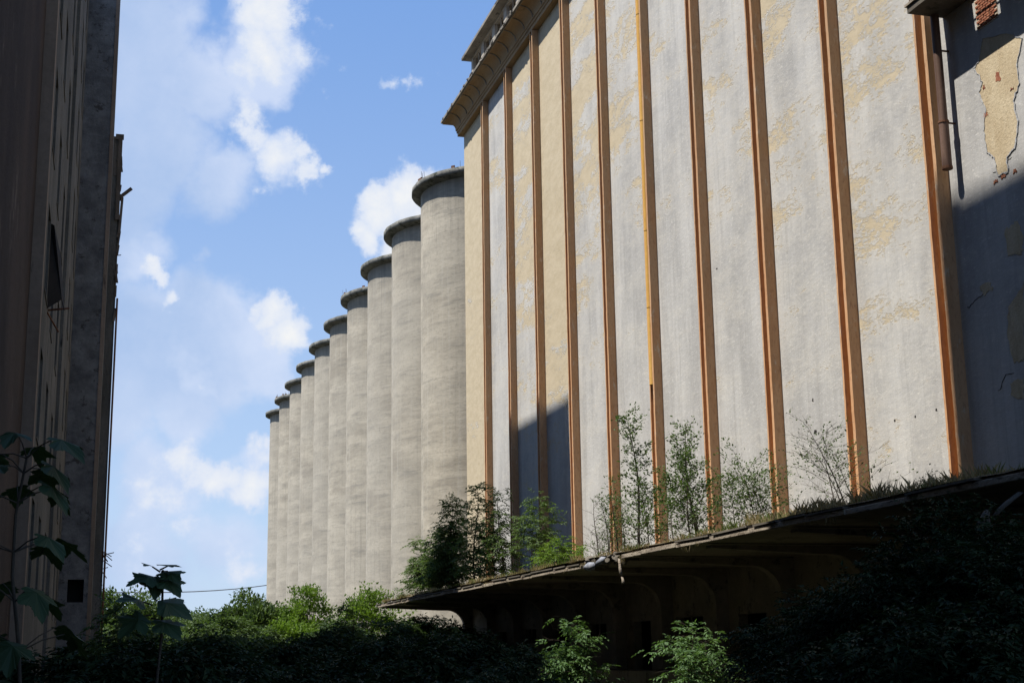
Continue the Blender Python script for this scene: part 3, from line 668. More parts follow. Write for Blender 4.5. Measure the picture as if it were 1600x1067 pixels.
# ================================================================== LEFT SIDE BUILDINGS
L1 = empty('brown_mill_block', (-10, 15, 0), 'dark brown roughcast block close on the left with a beige corner pilaster', 'building')
mb = MB(); mb.box(-20, -2.05, -12, 38.35, -.4, 61.1); mb.build('wall', 'brown', L1)
mb = MB(); mb.box(-3.2, -1.74, 38.352, 39.0, -.4, 60.8); mb.build('corner_pilaster', 'beige', L1)
mb = MB(); mb.box(-20, -3.202, 38.352, 38.95, -.4, 60.38); mb.build('rear_wall', 'brown', L1)
L2 = empty('grey_mill_wing', (-8, 60, 0), 'grey plastered mill wing with rows of empty windows and a tall blank stair tower', 'building')
XM = -1.85
wops = []
for yc in (43.2, 48.6, 54.6, 60.6, 68.2, 73.2):
    for fl in range(8 if yc > 65 else 7): wops.append((yc-.95, yc+.95, 3.6+4.35*fl, 6.2+4.35*fl))
for (ya, yb_, ht) in ((39.05, 65.5, 32.6), (65.502, 76.55, 38.0)):        # roof step added out of view, so sun reaches the elder shrubs
    sub = [o for o in wops if ya < o[0] < yb_]
    mb = MB(); wall_open(mb, 'X', XM, -.45, ya, yb_, -.4, ht, sub); mb.build('street_wall', 'greyold', L2)
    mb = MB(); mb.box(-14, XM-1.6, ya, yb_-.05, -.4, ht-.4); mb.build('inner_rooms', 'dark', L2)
    mb = MB(); mb.box(-14, XM-.46, ya+.01, yb_-.05, ht-.39, ht+.02); mb.build('roof', 'conc', L2)
mb = MB(); mb.box(-14, XM-.01, 65.503, 65.9, 32.6, 37.98); mb.build('roof_step_wall', 'greyold', L2)  # closes the added, unseen roof step
rr = random.Random(12)
for i, (a, b_, z0, z1) in enumerate(wops):
    fr = MB(); fr.box(XM-.24, XM-.17, a, a+.07, z0, z1); fr.box(XM-.24, XM-.17, b_-.07, b_, z0, z1)
    fr.box(XM-.235, XM-.175, a, b_, z1-.07, z1); fr.box(XM-.235, XM-.175, a, b_, z0, z0+.07)
    if rr.random() < .6: fr.box(XM-.235, XM-.175, (a+b_)/2-.03, (a+b_)/2+.03, z0, z1)
    f = fr.build('window_frame', 'wood', L2)
    sl_ = MB(); sl_.box(XM-.2, XM+.03, a-.05, b_+.05, z0-.1, z0-.002); sl_.build('sill', 'greyold', f)
for y in (57.6,):
    mb = MB(); nz = 24
    mb.sweep([(0, 0), (.13, 0), (.13, .5), (0, .5)], [lambda q, Z=-.4+38.4*i/nz, Y=y: (XM+q[0]+(.01*pnoise(Vector((Y, Z, 0))) if q[0] else 0), Y+q[1], Z) for i in range(nz+1)]); mb.build('wall_strip', 'greyold', L2)
# loose sheet metal hood leaning out of a window
h0 = at(76, 338, 44.5); h1 = at(97, 355, 44.5); 
mb = MB(); mb.v = [(XM-.05, 44.4, 14.9), (XM-.05, 45.9, 14.9), (XM+.10, 44.3, 14.8), (XM+.30, 45.7, 14.2), (XM+.42, 44.9, 12.6), (XM+.50, 45.5, 12.4), (XM-.02, 44.6, 12.2)]
mb.f = [(0, 1, 3, 2), (2, 3, 5, 4), (0, 2, 4, 6)]
o = mb.build('loose_metal_hood', 'dark', L2, label='bent dark metal sheet hanging out of a window'); o.modifiers.new('s', 'SOLIDIFY').thickness = .02
mb = MB(); mb.tube([(XM-.05, 45.4, 12.35), (XM+.62, 45.8, 12.55)], .035, 5); mb.tube([(XM, 45.0, 12.2), (XM+.35, 45.5, 11.7)], .03, 5); mb.build('bent_strut', 'rust', L2)
# stair tower, its blank face towards us
TX = -.20; TY = 76.6
mb = MB(); wall_open(mb, 'Y', TY, .5, XM+.06, TX-.2, -.4, 58.6, [(-1.42, -.62, 4.6, 5.75)]); TW = mb.build('tower_front', 'slab', L2)
mb = MB(); mb.box(XM+.062, TX-.202, TY+1.2, TY+1.3, -.4, 12); mb.build('tower_inner_wall', 'dark', L2)
mb = MB(); mb.box(-9, TX-.22, TY+1.31, 88.5, -.4, 58.5); mb.build('tower_core', 'slab', L2)
mb = MB(); mb.box(-9, XM+.058, TY-.02, TY+1.3, -.4, 58.62); mb.build('tower_side', 'slab', L2)
mb = MB(); mb.box(TX-.215, TX-.005, TY+.51, 88.5, -.4, 58.55); mb.build('tower_street_wall', 'greyold', L2)
mb = MB(); nz = 40
mb.sweep([(-.198, 0), (0, 0), (0, .5), (-.198, .5)], [lambda q, Z=-.4+59*i/nz: (TX+q[0]+(.014*pnoise(Vector((3, Z*.8, 0))) if q[0] == 0 else 0), TY-.03+q[1], Z) for i in range(nz+1)]); mb.build('tower_corner_strip', 'beige', L2)
# far block with broken parapet
L3 = empty('ruined_annex', (-5, 95, 0), 'lower ruined annex with a broken parapet and loose boards beyond the tower', 'building')
mb = MB(); mb.box(-9, .22, 88.6, 105, -.4, 31.5); mb.build('wall', 'greyold', L3)
mb = MB(); random.seed(30); y = 88.55
while y < 105:
    L = random.uniform(.8, 2.2); t_ = 34.1 if y < 90 else 33+random.uniform(-1.5, .8)
    mb.box(-.25, .28+random.uniform(-.04, .05), y+.01, y+L, 31.502, t_); y += L
mb.build('broken_parapet', 'conc', L3)
mb = MB(); mb.box(-.1, .40, 88.50, 88.598, 33.9, 34.25); mb.box(.08, .33, 88.48, 88.6, 28.6, 33.9)
for i in range(16):
    z = random.uniform(22, 33); mb.rbox((.29+random.uniform(-.02, .06), 88.62+random.uniform(-.05, .3), z), (.12, .1, random.uniform(.2, .8)), (random.uniform(-.2, .2), random.uniform(-.2, .2), 0))
mb.build('broken_trim', 'wood', L3, kind='stuff')
mb = MB(); mb.rbox((.66, 88.7, 30.45), (.95, .12, .2), (0, -.75, 0)); mb.build('loose_board', 'wood', L3)
mb = MB(); mb.rbox((.42, 88.7, 28.9), (.16, .3, 2.4), (0, .04, 0)); mb.rbox((.36, 88.7, 27.2), (.1, .2, 1.4), (0, .1, 0)); mb.build('loose_board', 'wood', L3)
mb = MB(); mb.tube([(.25, 88.6, 26.3), (.55, 88.6, 26.35)], .03, 5)
for i in range(9):
    z = random.uniform(6.8, 8.6); mb.tube([(.2, 88.65, z), (.3+random.uniform(.2, .75), 88.5, z+random.uniform(-.7, .4))], .028, 5)
mb.build('rebar', 'rust', L3)
mb = MB(); mb.tube([(.42, 88.75, 2.2), (.42, 88.75, 12), (.44, 88.75, 23.6)], .06, 8); mb.build('downpipe', 'rust', L3, True)
mb = MB(); mb.box(.22, .33, 88.9, 89.3, -.4, 31.4); mb.build('wall_strip', 'greyold', L3)

# ================================================================== PLANTS
RS = np.random.RandomState(77)
def nrm(a): return a/np.maximum(np.linalg.norm(a, axis=-1, keepdims=True), 1e-9)
def leaf_quads(P, D, size, rs, width=.5, fold=.25, flat=.6):
    """one folded four-point leaf per point; D = direction of the midrib"""
    n = len(P); D = nrm(D); up = nrm(rs.normal(size=(n, 3))*(1-flat)+np.array([0, 0, 1.])*flat)
    S = nrm(np.cross(D, up)); Nn = np.cross(S, D)
    L = (size*(rs.uniform(.65, 1.3, n)))[:, None]
    a = P; b_ = P+D*L*.45+S*L*width*.5+Nn*L*fold*.3; c = P+D*L-Nn*L*.12; d = P+D*L*.45-S*L*width*.5+Nn*L*fold*.3
    V = np.stack([a, b_, c, d], 1).reshape(-1, 3); i = np.arange(n)*4
    T = np.concatenate([np.stack([i, i+1, i+2], 1), np.stack([i, i+2, i+3], 1)])
    return V, T
def sprays(P, D, L, nl, size, rs, droop=.35, width=.38):
    """pinnate leaves: leaflets in pairs along a drooping rachis"""
    D = nrm(D); S = nrm(np.cross(D, np.array([0, 0, 1.])+rs.normal(size=P.shape)*.2))
    pts = []; dirs = []
    for j in range(nl):
        t = (j+1)/nl; c = P+D*(L*t)+np.array([0, 0, -1.])*(L*droop*t*t)
        if j == nl-1: pts.append(c); dirs.append(D+np.array([0, 0, -.6])+rs.normal(size=P.shape)*.1)
        else:
            for s in (-1, 1): pts.append(c); dirs.append(S*s+D*.55+np.array([0, 0, -.35])+rs.normal(size=P.shape)*.15)
    return leaf_quads(np.concatenate(pts), np.concatenate(dirs), size, rs, width, .2, .7)
def plant(name, label, cat, base, H, W, leaf, lm='leaf_sap', bark='bark', style='sapling', n=1500, group=None, seed=1, stems=1, lean=(0, 0), start=.2, lsize=.1, pinnate=False, shape=None, dens=None, stem_name='trunk', crown_name='crown', bare=False, wy=None):
    rs = np.random.RandomState(seed); r = random.Random(seed); base = Vector(base)
    E0 = empty(name, base, label, cat, group); mb = MB(); tips = []; tdir = []
    wy = wy or W
    if style == 'sapling':
        for s in range(stems):
            h = H*(1 if s == 0 else r.uniform(.45, .85)); off = Vector((r.uniform(-1, 1)*W*.18, r.uniform(-1, 1)*wy*.18, 0)) if s else Vector((0, 0, 0))
            ln = Vector((lean[0], lean[1], 0))+Vector((r.uniform(-.12, .12), r.uniform(-.2, .2), 0))*(0 if s == 0 else 1)
            K = 10; path = []; ph = r.random()*9
            for i in range(K+1):
                t = i/K; path.append(base+off+Vector((ln.x*h*t+.03*h*math.sin(t*5+ph), ln.y*h*t+.03*h*math.cos(t*4+ph), h*t)))
            r0 = max(.015, .011*h)
            mb.tube(path, [r0*(1-.85*i/K) for i in range(K+1)], 6)
            nb = int(9+h*5) if not bare else int(5+h*3)
            for b in range(nb):
                t = start+(1-start)*(b+.5)/nb*1.0; i = min(int(t*K), K-1); p = path[i].lerp(path[i+1], t*K-i)
                az = b*2.4+r.uniform(-.5, .5); prof = shape(t) if shape else (1.05-.75*((t-start)/(1-start)))
                Lb = W*.5*prof*r.uniform(.6, 1.15)
                d = Vector((math.cos(az), math.sin(az)*wy/W, r.uniform(.35, .9))); d.normalize()
                q = [p]; kk = 5
                for j in range(1, kk+1):
                    dd = d+Vector((r.uniform(-.25, .25), r.uniform(-.25, .25), r.uniform(-.1, .2)-(.12*j if pinnate else .05*j))); q.append(q[-1]+dd.normalized()*Lb/kk)
                mb.tube(q, [max(.004, r0*.38*(1-t*.6)*(1-.8*j/kk)) for j in range(kk+1)], 4, False)
                for j in range(1, kk+1):
                    for g in range(2):
                        tips.append(q[j]); sd = (q[j]-q[j-1]).normalized()+Vector((r.uniform(-.9, .9), r.uniform(-.9, .9), r.uniform(-.3, .6))); tdir.append(sd)
                        if bare or r.random() < .5:
                            e = q[j]+sd.normalized()*Lb*.3*r.random(); mb.tube([q[j], e], [.006, .003], 3, False); tips.append(e); tdir.append(sd)
            tips += [path[-1]]*3; tdir += [Vector((r.uniform(-.5, .5), r.uniform(-.5, .5), 1)) for _ in range(3)]
    else:
        nc = dens or 60
        cs = []
        for i in range(nc):
            th = r.random()*2*math.pi; u = r.random(); ph = math.acos(1-u*1.25) if u < .8 else math.acos(max(-1, 1-u*1.5)); rad = .55+.45*r.random()**.6
            bump = 1+.30*math.sin(th*3+seed)+.18*math.sin(th*5+ph*4+seed*2)
            c = Vector((math.cos(th)*math.sin(ph)*W*.5*rad*bump, math.sin(th)*math.sin(ph)*wy*.5*rad*bump, H*(.48+.47*math.cos(ph)*rad*(1+.16*math.sin(th*4+seed))))); c.z = max(c.z, .12*H)
            cs.append(c)
        for c in cs:
            m_ = Vector((c.x*.35, c.y*.35, c.z*.45)); 
            if (style == 'bush' and r.random() < .6) or style == 'tree':
                mb.tube([base+Vector((c.x*.06, c.y*.06, 0)), base+m_, base+c], [.02+.006*H, .012+.003*H, .005], 4, False)
        if style == 'tree': mb.tube([base, base+Vector((.1, 0, H*.3)), base+Vector((0, .1, H*.65))], [.035*H, .025*H, .008*H], 8)
        per = max(1, int(n/nc)); cr_ = min(W, H)*.16
        P0 = np.array([[*(base+c)] for c in cs]); idx = np.repeat(np.arange(nc), per)
        o_ = nrm(rs.normal(size=(len(idx), 3)))*(rs.uniform(0, 1, len(idx))**.5)[:, None]*cr_*np.array([1.2, 1.2, .8])
        PP = P0[idx]+o_; cen = np.array([*base])+np.array([0, 0, H*.4]); DD = nrm(PP-cen)+rs.normal(size=PP.shape)*.55+np.array([0, 0, -.1])
        tips = PP; tdir = DD
    stem = mb.build(stem_name, bark, E0, True)
    T_ = np.array([[*p] for p in tips]) if not isinstance(tips, np.ndarray) else tips; D_ = np.array([[*p] for p in tdir]) if not isinstance(tdir, np.ndarray) else tdir
    if style == 'sapling':
        ii = rs.randint(0, len(T_), n); PP = T_[ii]+rs.normal(size=(n, 3))*lsize*.9; DD = D_[ii]+rs.normal(size=(n, 3))*.6
    else: PP, DD = T_, D_
    if pinnate:
        V, T = sprays(PP, DD*np.array([1, 1, .6]), leaf*2.6, 5, leaf, rs)
    else: V, T = leaf_quads(PP, DD, leaf, rs, .55)
    mesh_np(crown_name, V, T, lm, E0)
    return E0

GC = 5.30   # top of the canopy
def cany(x, X):    # a point on the canopy roof seen near picture column x
    r = rdir(x, 870); return Vector((X, float(r[1]*X/r[0]), GC))
G1 = 'saplings rooted on the canopy roof'
plant('ash_sapling', 'dense low ash sapling at the far tip of the canopy roof', 'tree', cany(668, 20.2), 3.5, 2.8, .20, 'leaf_ash', n=700, group=G1, seed=2, stems=4, start=.12, pinnate=True, lean=(-.12, 0), stem_name='stem')
plant('ash_sapling', 'tall dark bushy ash sapling against the nearest silo', 'tree', cany(704, 20.8), 5.8, 3.2, .21, 'leaf_ash', n=1050, group=G1, seed=3, stems=4, start=.12, pinnate=True, stem_name='stem')
plant('ash_sapling', 'shorter ash sapling between the dark bushy one and the elevator corner', 'tree', cany(690, 20.6), 3.9, 3.0, .20, 'leaf_ash', n=640, group=G1, seed=31, stems=4, start=.1, pinnate=True, stem_name='stem')
plant('ash_sapling', 'ash sapling with drooping top in front of the cream end bay', 'tree', cany(744, 20.8), 5.9, 2.5, .21, 'leaf_ash', n=460, group=G1, seed=4, stems=3, start=.15, pinnate=True, stem_name='stem')
plant('ash_sapling', 'thin ash sapling in front of the first pilaster and the second bay', 'tree', cany(782, 21.0), 5.2, 2.5, .18, 'leaf_ash', n=480, group=G1, seed=5, stems=3, start=.12, pinnate=True, stem_name='stem')
plant('elder_bush', 'spreading green elder bush in front of the blue shaded bays', 'shrub', cany(838, 21.2), 4.1, 3.6, .17, 'leaf_sap', n=380, seed=6, stems=2, start=.3, pinnate=True, lean=(.03, -.02), group=G1, stem_name='stem')
plant('elder_bush', 'low yellow green elder bush near the shaded pilaster foot', 'shrub', cany(880, 20.6), 1.5, 3.2, .14, 'leaf_bright', n=330, seed=7, stems=5, start=.1, pinnate=True, group=G1, stem_name='stem')
plant('bare_shrub', 'leafless twiggy shrub between two orange pilasters', 'shrub', cany(932, 20.8), 3.1, 2.4, .05, 'leaf_sap', 'birch', n=60, seed=8, stems=5, start=.15, bare=True, group=G1, stem_name='stem')
plant('birch_sapling', 'short leafy birch shoots beside the fifth pilaster', 'tree', cany(962, 20.4), 3.4, 1.8, .10, 'leaf_sap', 'birch', n=1500, seed=9, stems=4, start=.08, group=G1, stem_name='stem')
plant('birch_sapling', 'tallest slender birch sapling with an open narrow crown', 'tree', cany(1006, 20.6), 5.6, 2.7, .12, 'leaf_sap', 'birch', n=2700, seed=10, stems=2, start=.08, lean=(-.075, .035), group=G1, shape=lambda t: 1.0-.62*t, stem_name='stem')
plant('birch_sapling', 'broad airy birch sapling just right of the tallest slender one', 'tree', cany(1086, 20.8), 4.6, 3.5, .12, 'leaf_sap', 'birch', n=3900, seed=11, stems=4, start=.06, lean=(-.03, .02), group=G1, shape=lambda t: 1.15-.9*t, stem_name='stem')
plant('willow_sapling', 'rounded willow sapling with leaning stems right of the birches', 'tree', cany(1184, 21.0), 2.5, 3.4, .10, 'leaf_sap', 'birch', n=2900, seed=12, stems=5, start=.25, lean=(-.12, .10), group=G1, shape=lambda t: 1.15-.5*t, stem_name='stem')
plant('willow_sapling', 'half dead willow with bare twigs leaning left by the ninth pilaster', 'tree', cany(1335, 21.4), 2.95, 3.1, .09, 'leaf_sap', 'birch', n=800, seed=13, stems=4, start=.2, lean=(-.26, .28), bare=True, group=G1, shape=lambda t: 1.2-.4*t, stem_name='stem')
plant('elder_seedling', 'small weedy seedling at the foot of the nearest pilaster', 'plant', cany(1462, 20.4), .75, 1.0, .07, 'leaf_dark', n=170, seed=14, stems=4, start=.2, group=G1, stem_name='stem')
plant('elder_seedling', 'tiny seedling on the canopy tip against the silo foot', 'plant', cany(602, 18.9), .75, .5, .09, 'leaf_sap', n=40, seed=15, stems=2, start=.3, group=G1, stem_name='stem')

# grass on the canopy
def blades(n, xr, yr, z, h, m, name, label, seed, lean=.3, clump=True, parent=None, cat='grass', zf=None):
    rs = np.random.RandomState(seed)
    if clump:
        c = np.stack([rs.uniform(*xr, n//30+1), rs.uniform(*yr, n//30+1)], 1); i = rs.randint(0, len(c), n); xy = c[i]+rs.normal(size=(n, 2))*.16; hs = rs.uniform(.5, 1.5, len(c))[i]
    else: xy = np.stack([rs.uniform(*xr, n), rs.uniform(*yr, n)], 1); hs = np.ones(n)
    xy[:, 0] = np.clip(xy[:, 0], *xr); P = np.concatenate([xy, np.full((n, 1), z)], 1)
    hh = h*hs*rs.uniform(.4, 1.2, n); a = rs.uniform(0, 2*np.pi, n); w = .006+.012*rs.random_sample(n)*h
    S = np.stack([np.cos(a), np.sin(a), 0*a], 1)*w[:, None]; Ln = rs.normal(size=(n, 3))*lean*hh[:, None]; Ln[:, 2] = 0
    up = np.array([0, 0, 1.])*hh[:, None]
    V = np.stack([P-S, P+S, P+up*.6+Ln*.35+S*.6, P+up+Ln], 1).reshape(-1, 3); i = np.arange(n)*4
    T = np.concatenate([np.stack([i, i+1, i+2], 1), np.stack([i, i+2, i+3], 1)])
    o = mesh_np(name, V, T, m, parent); setp(o, label, cat, kind='stuff'); return o
blades(13000, (XC+.12, XC+1.6), (13, YC1-.1), GC-.03, .20, 'straw', 'dry_grass', 'dry straw coloured grass fringing the canopy edge', 1)
blades(9000, (XC+.3, XC+3), (13, YC1-.1), GC, .26, 'grass', 'green_grass', 'green grass tufts growing on the canopy roof', 2)
blades(5200, (XC+.5, XC+3.5), (28, 40), GC, .36, 'straw', 'tall_dry_grass', 'taller dry grass at the near end of the canopy roof', 3)
blades(1500, (XC+.02, XC+.14), (13, YC1-.1), 5.16, -.22, 'straw', 'hanging_roots', 'dead grass and roots hanging over the canopy edge', 4, .15)

# shrubs in front of the canopy that catch the sun
plant('elder_shrub', 'sunlit elder shrub below the broken canopy edge, left of its twin', 'shrub', (18.9, 56.6, 0), 2.9, 2.6, .19, 'leaf_gloss', n=430, seed=40, stems=5, start=.12, pinnate=True, lean=(.02, .02), shape=lambda t: .35+.65*abs(math.sin(t*7)), stem_name='stem')
plant('elder_shrub', 'sunlit elder shrub right of the other sunlit one, under the canopy edge', 'shrub', (18.7, 43.5, 0), 2.35, 2.7, .16, 'leaf_gloss', n=360, seed=42, stems=5, start=.12, pinnate=True, lean=(-.04, .0), shape=lambda t: .35+.65*abs(math.sin(t*7)), stem_name='stem')

# dark bushes filling the shaded street
BG = 'dark bushes in the shaded street'
bushes = [  # px, Y, height, width, seed, label
 (215, 26, 1.9, 5.0, 'round shaded bush nearest the left building'), (330, 34, 1.95, 6.0, 'shaded bush below the distant sunlit trees'), (455, 30, 1.45, 5.5, 'low dark bush left of the street centre'),
 (560, 44, 2.3, 6.5, 'dark bush just left of the canopy tip'), (650, 40, 2.2, 5.6, 'dark bush under the tip of the canopy'), (735, 46, 2.0, 4.0, 'dark bush in front of the end of the platform'),
 (640, 28, 1.2, 5.0, 'low dark bush at the bottom centre'), (800, 34, .85, 5.0, 'low shaded bush left of the sunlit elders'), (980, 30, .6, 4.6, 'low shaded bush at the foot of the sunlit elders'),
 (1130, 30, .6, 4.2, 'low shaded bush right of the sunlit elders'), (385, 60, 2.45, 8.0, 'tall shaded bush in the middle of the street'), (250, 58, 2.6, 7.0, 'tall shaded bush beside the left wing'), (500, 68, 2.5, 8.0, 'tall shaded bush in front of the silo feet'),
 (690, 92, 4.0, 6.5, 'leafy bush seen under the canopy tip against the silo'), (620, 88, 3.6, 6.0, 'leafy bush left of the canopy tip against the silo')]
for i, (px, Y, h, w, lb) in enumerate(bushes):
    r = rdir(px, 1030); X = float(r[0]/r[1]*Y)
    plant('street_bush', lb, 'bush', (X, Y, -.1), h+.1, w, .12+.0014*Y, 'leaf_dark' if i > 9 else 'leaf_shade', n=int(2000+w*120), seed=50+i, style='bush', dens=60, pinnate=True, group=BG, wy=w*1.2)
for i, (px, Y, X_, h, lb) in enumerate([(548, 62, None, 3.9, 'thin dark sapling rising against the silo feet'), (690, 60, None, 3.3, 'leafy dark sapling in front of the canopy end'), (330, 50, None, 2.9, 'dark sapling among the bushes in the middle of the street'), (180, 40, None, 3.1, 'dark sapling beside the foot of the left wing')]):
    r = rdir(px, 1030); X = float(r[0]/r[1]*Y)
    plant('street_sapling', lb, 'tree', (X, Y, -.1), h, 2.6, .17, 'leaf_dark', n=420, seed=70+i, stems=4, start=.3, pinnate=True, group='saplings poking out of the dark bushes', stem_name='stem')
# dark trees at the lower right
TG = 'dark trees in the shade at lower right'
trees = [(1300, 27, 2.6, 3.2, 'dark elder tree in deep shade, lowest of the right hand group'), (1425, 24, 3.5, 3.6, 'dark elder tree in deep shade below the nearest pilaster'), (1515, 22, 4.1, 3.4, 'dark elder tree in deep shade under the pale hanging sheet'), (1600, 19, 3.7, 2.8, 'dark elder tree in deep shade at the right edge'),
         (1460, 17, 2.2, 2.8, 'dark shrub in deep shade at the lower right, nearest the path'), (1330, 18, 1.6, 2.4, 'dark low shrub left of the nearest shaded shrub')]
for i, (px, Y, h, w, lb) in enumerate(trees):
    r = rdir(px, 1030); X = float(r[0]/r[1]*Y)
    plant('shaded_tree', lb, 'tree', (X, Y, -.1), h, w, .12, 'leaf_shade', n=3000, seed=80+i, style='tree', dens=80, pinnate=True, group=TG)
# distant sunlit trees
FG = 'sunlit trees beyond the street'
far = [(190, 150, 8.8, 9, 'leaf_mid', 'far tree just right of the left building'), (255, 175, 7.6, 11, 'leaf_mid', 'far tree behind the big dark leaf'), (320, 165, 6.6, 11, 'leaf_mid', 'low broad far tree in the middle of the distant row'),
       (378, 150, 8.3, 6, 'leaf_mid', 'far tree with a taller loose crown'), (412, 135, 6.6, 5, 'leaf_mid', 'open crowned tree in front of the farthest silo'), (340, 230, 9.6, 16, 'leaf_sap', 'hazy distant tree behind the others'), (230, 230, 10.2, 16, 'leaf_sap', 'second hazy distant tree near the left building')]
for i, (px, Y, h, w, lm, lb) in enumerate(far):
    r = rdir(px, 1030); X = float(r[0]/r[1]*Y)
    plant('far_tree', lb, 'tree', (X, Y, 0), h, w, .36 if Y < 200 else .5, lm, n=8500, seed=100+i, style='tree', dens=75, group=FG)
for i, (px, Y, h, w, lm, lb) in enumerate([(205, 122, 5.0, 7, 'leaf_mid', 'sunlit shrub beside the ruined annex'), (290, 118, 3.9, 8, 'leaf_dark', 'broad dark green shrub before the distant trees'), (360, 112, 4.2, 7, 'leaf_mid', 'mid green shrub just left of the bright locusts'), (425, 118, 4.2, 5, 'leaf_dark', 'narrow dark shrub at the foot of the farthest silos'), (530, 108, 4.0, 5, 'leaf_dark', 'dark shrub between the two bright locust trees')]):
    r = rdir(px, 1030); X = float(r[0]/r[1]*Y)
    plant('wild_shrub', lb, 'shrub', (X, Y, 0), h, w, .26, lm, n=3200, seed=140+i, style='bush', dens=60, pinnate=(i % 2 == 0), group='shrubs growing in front of the silos')
for i, (px, Y, h, w, lb) in enumerate([(478, 118, 8.0, 3.6, 'bright yellow green locust tree in front of the silos'), (572, 112, 6.8, 5.4, 'bright green locust tree just left of the canopy tip'), (450, 112, 4.6, 5.0, 'low bright green locust bush at the silo feet')]):
    r = rdir(px, 1030); X = float(r[0]/r[1]*Y)
    plant('locust_tree', lb, 'tree', (X, Y, 0), h, w, .24, 'leaf_bright', n=7000, seed=120+i, style='tree', dens=110, group='bright locust trees by the silos')
# undergrowth
def undergrowth():
    rs = np.random.RandomState(9); n = 36000
    P = np.stack([rs.uniform(-1.5, 24.5, n), rs.uniform(7, 125, n), np.abs(rs.normal(size=n))*.28], 1)
    P = P[(P[:, 0] < 20) | (P[:, 1] > 98)]
    V, T = leaf_quads(P, rs.normal(size=P.shape)+np.array([0, 0, .3]), .2, rs, .5)
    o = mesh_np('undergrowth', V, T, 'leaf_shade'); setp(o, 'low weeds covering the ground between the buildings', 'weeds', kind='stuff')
undergrowth()

# foreground maple sapling with big leaves
def lobed(n_l, R, r):
    """outline of a lobed leaf, stalk at origin, pointing +Y"""
    pts = [(0, 0)]
    A = [-115, -62, 0, 62, 115] if n_l == 5 else [-70, 0, 70]; Ls = [.5, .85, 1.05, .85, .5] if n_l == 5 else [.85, 1.0, .85]
    for i, (a, L) in enumerate(zip(A, Ls)):
        for da, k in ((-22, .70), (-16, .84), (-13, .78), (-7, .90), (0, 1.0), (7, .90), (13, .80), (16, .86), (22, .7)):
            th = math.radians(a+da); pts.append((math.sin(th)*R*L*k, math.cos(th)*R*L*k+.28*R))
        if i < len(A)-1:
            th = math.radians((A[i]+A[i+1])/2); pts.append((math.sin(th)*R*.60, math.cos(th)*R*.60+.28*R))
    return pts
def big_leaf(mb, p, d, up, R, nl, r, droop=.5):
    d = Vector(d).normalized(); s = d.cross(Vector(up)).normalized(); n_ = s.cross(d)
    pts = lobed(nl, R, r); c = Vector((0, .28*R))
    def W3(x, y):
        q = math.hypot(x, y)/R
        return Vector(p)+d*y+s*x+n_*(-droop*R*q*q*.45+.06*R*math.sin(x/R*5+y/R*4)+.10*abs(x))
    ctr = W3(0, .3*R); n0 = len(mb.v); mb.v.append(tuple(ctr)); k = len(pts)
    for q in pts: mb.v.append(tuple(W3(q[0]*(1+r.uniform(-.05, .05)), q[1])))
    for i in range(k): mb.f.append((n0, n0+1+i, n0+1+(i+1) % k))
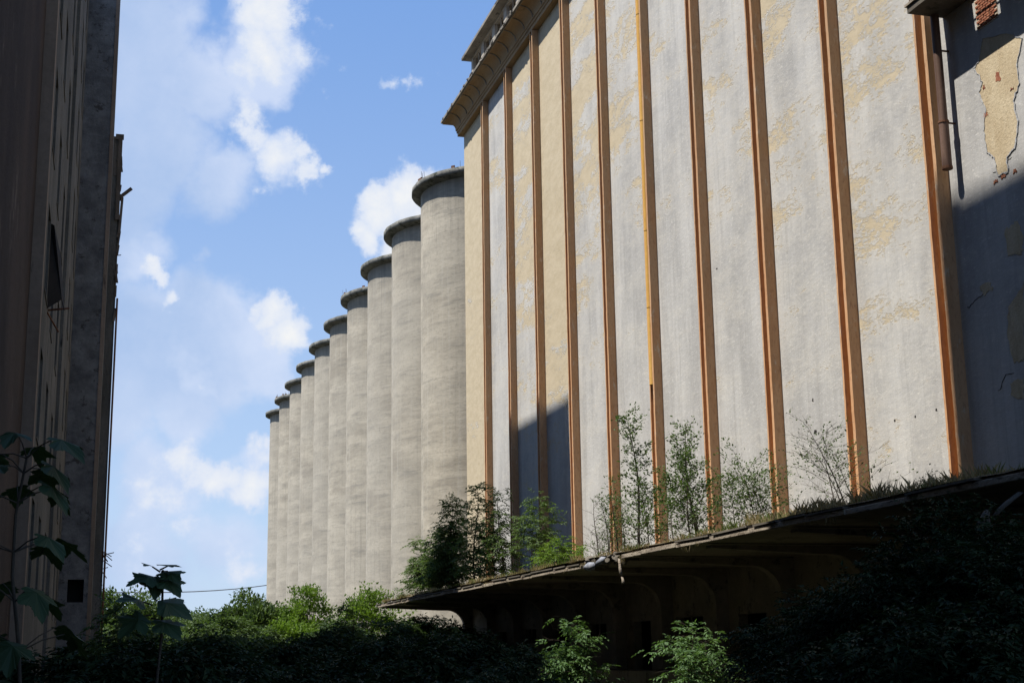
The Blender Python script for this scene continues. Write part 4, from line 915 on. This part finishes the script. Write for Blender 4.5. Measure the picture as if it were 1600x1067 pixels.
def maple():
    r = random.Random(3); base = at(30, 1030, 6.4); base.z = -.1; top = at(38, 712, 6.4)
    E0 = empty('maple_sapling', base, 'tall maple sapling with broad lobed leaves at the left edge close to us', 'tree')
    path = [base.lerp(top, i/10)+Vector((.03*math.sin(i*1.3), .02*math.cos(i), 0)) for i in range(11)]
    mb = MB(); mb.tube(path, [.016-.0011*i for i in range(11)], 8); ST = mb.build('stem', 'bark', E0, True)
    nodes = [(.36, 5), (.44, 5), (.52, 5), (.60, 5), (.68, 5), (.76, 4), (.84, 5), (.92, 4), (.97, 4), (.995, 4)]
    for (t, c) in nodes:
        i = min(int(t*10), 9); p = path[i].lerp(path[i+1], t*10-i)
        for j in range(c):
            az = j*2*math.pi/c+t*9+r.uniform(-.4, .4); L = r.uniform(.13, .30)*(1.15-.5*t); d = Vector((math.cos(az), math.sin(az)*.8, r.uniform(.15, .6)))
            e = p+d.normalized()*L; pt = MB(); pt.tube([p, p.lerp(e, .5)+Vector((0, 0, .012)), e], [.0035, .003, .0025], 5, False)
            m_ = MB(); big_leaf(m_, e, Vector((d.x, d.y, r.uniform(-.55, -.05))), (r.uniform(-.25, .25), r.uniform(-.25, .25), 1), r.uniform(.10, .145), 5, r, .7)
            lf = m_.build('leaf', 'maple', E0); pt.build('leaf_stalk', 'bark', lf)
maple()
def bigplant():
    r = random.Random(14); Y = 6.0; base = at(232, 1030, Y); base.z = -.1; top = at(250, 890, Y)
    E0 = empty('burdock_plant', base, 'dark broad leaved plant silhouetted against the sky left of centre, close to us', 'plant')
    path = [base.lerp(top, i/8)+Vector((.02*math.sin(i*1.1), 0, 0)) for i in range(9)]
    mb = MB(); mb.tube(path, [.011-.0008*i for i in range(9)], 8); mb.build('stem', 'bark', E0, True)
    # (stalk start, leaf base, leaf tip, size) in the picture's own layout
    for (sx, sy, bx, by, tx, ty, R, nl) in [(250, 893, 238, 885, 225, 880, .075, 3), (250, 890, 262, 884, 270, 880, .05, 3), (252, 893, 262, 892, 283, 908, .095, 3), (255, 895, 256, 893, 259, 902, .05, 3),
            (248, 905, 243, 901, 195, 908, .15, 3), (248, 905, 246, 899, 243, 930, .125, 3), (248, 905, 256, 901, 287, 930, .14, 3), (240, 935, 246, 938, 312, 962, .19, 3), (238, 945, 224, 940, 178, 930, .13, 3), (236, 960, 226, 962, 190, 985, .15, 5), (236, 965, 250, 968, 280, 990, .15, 5)]:
        p = at(sx, sy, Y); b_ = at(bx, by, Y-.02); t_ = at(tx, ty, Y-.05-r.random()*.08)
        d = (t_-b_); d.y -= .02
        m_ = MB(); L = max(d.length, R); big_leaf(m_, b_, d, (r.uniform(-.2, .2), -.55, 1), L*.68 if nl == 3 else R*.72, nl, r, .25)
        lf = m_.build('leaf', 'maple', E0)
        pt = MB(); pt.tube([p, b_], [.004, .003], 5, False); pt.build('leaf_stalk', 'bark', lf)
bigplant()
# overhead cable
mb = MB(); a = at(150, 925, 190); b_ = at(520, 895, 260)
mb.tube([a.lerp(b_, i/12)-Vector((0, 0, 1.2*math.sin(math.pi*i/12))) for i in range(13)], .07, 5)
setp(mb.build('overhead_cable', 'wire'), 'thin cable crossing the low sky to the farthest silo', 'cable')
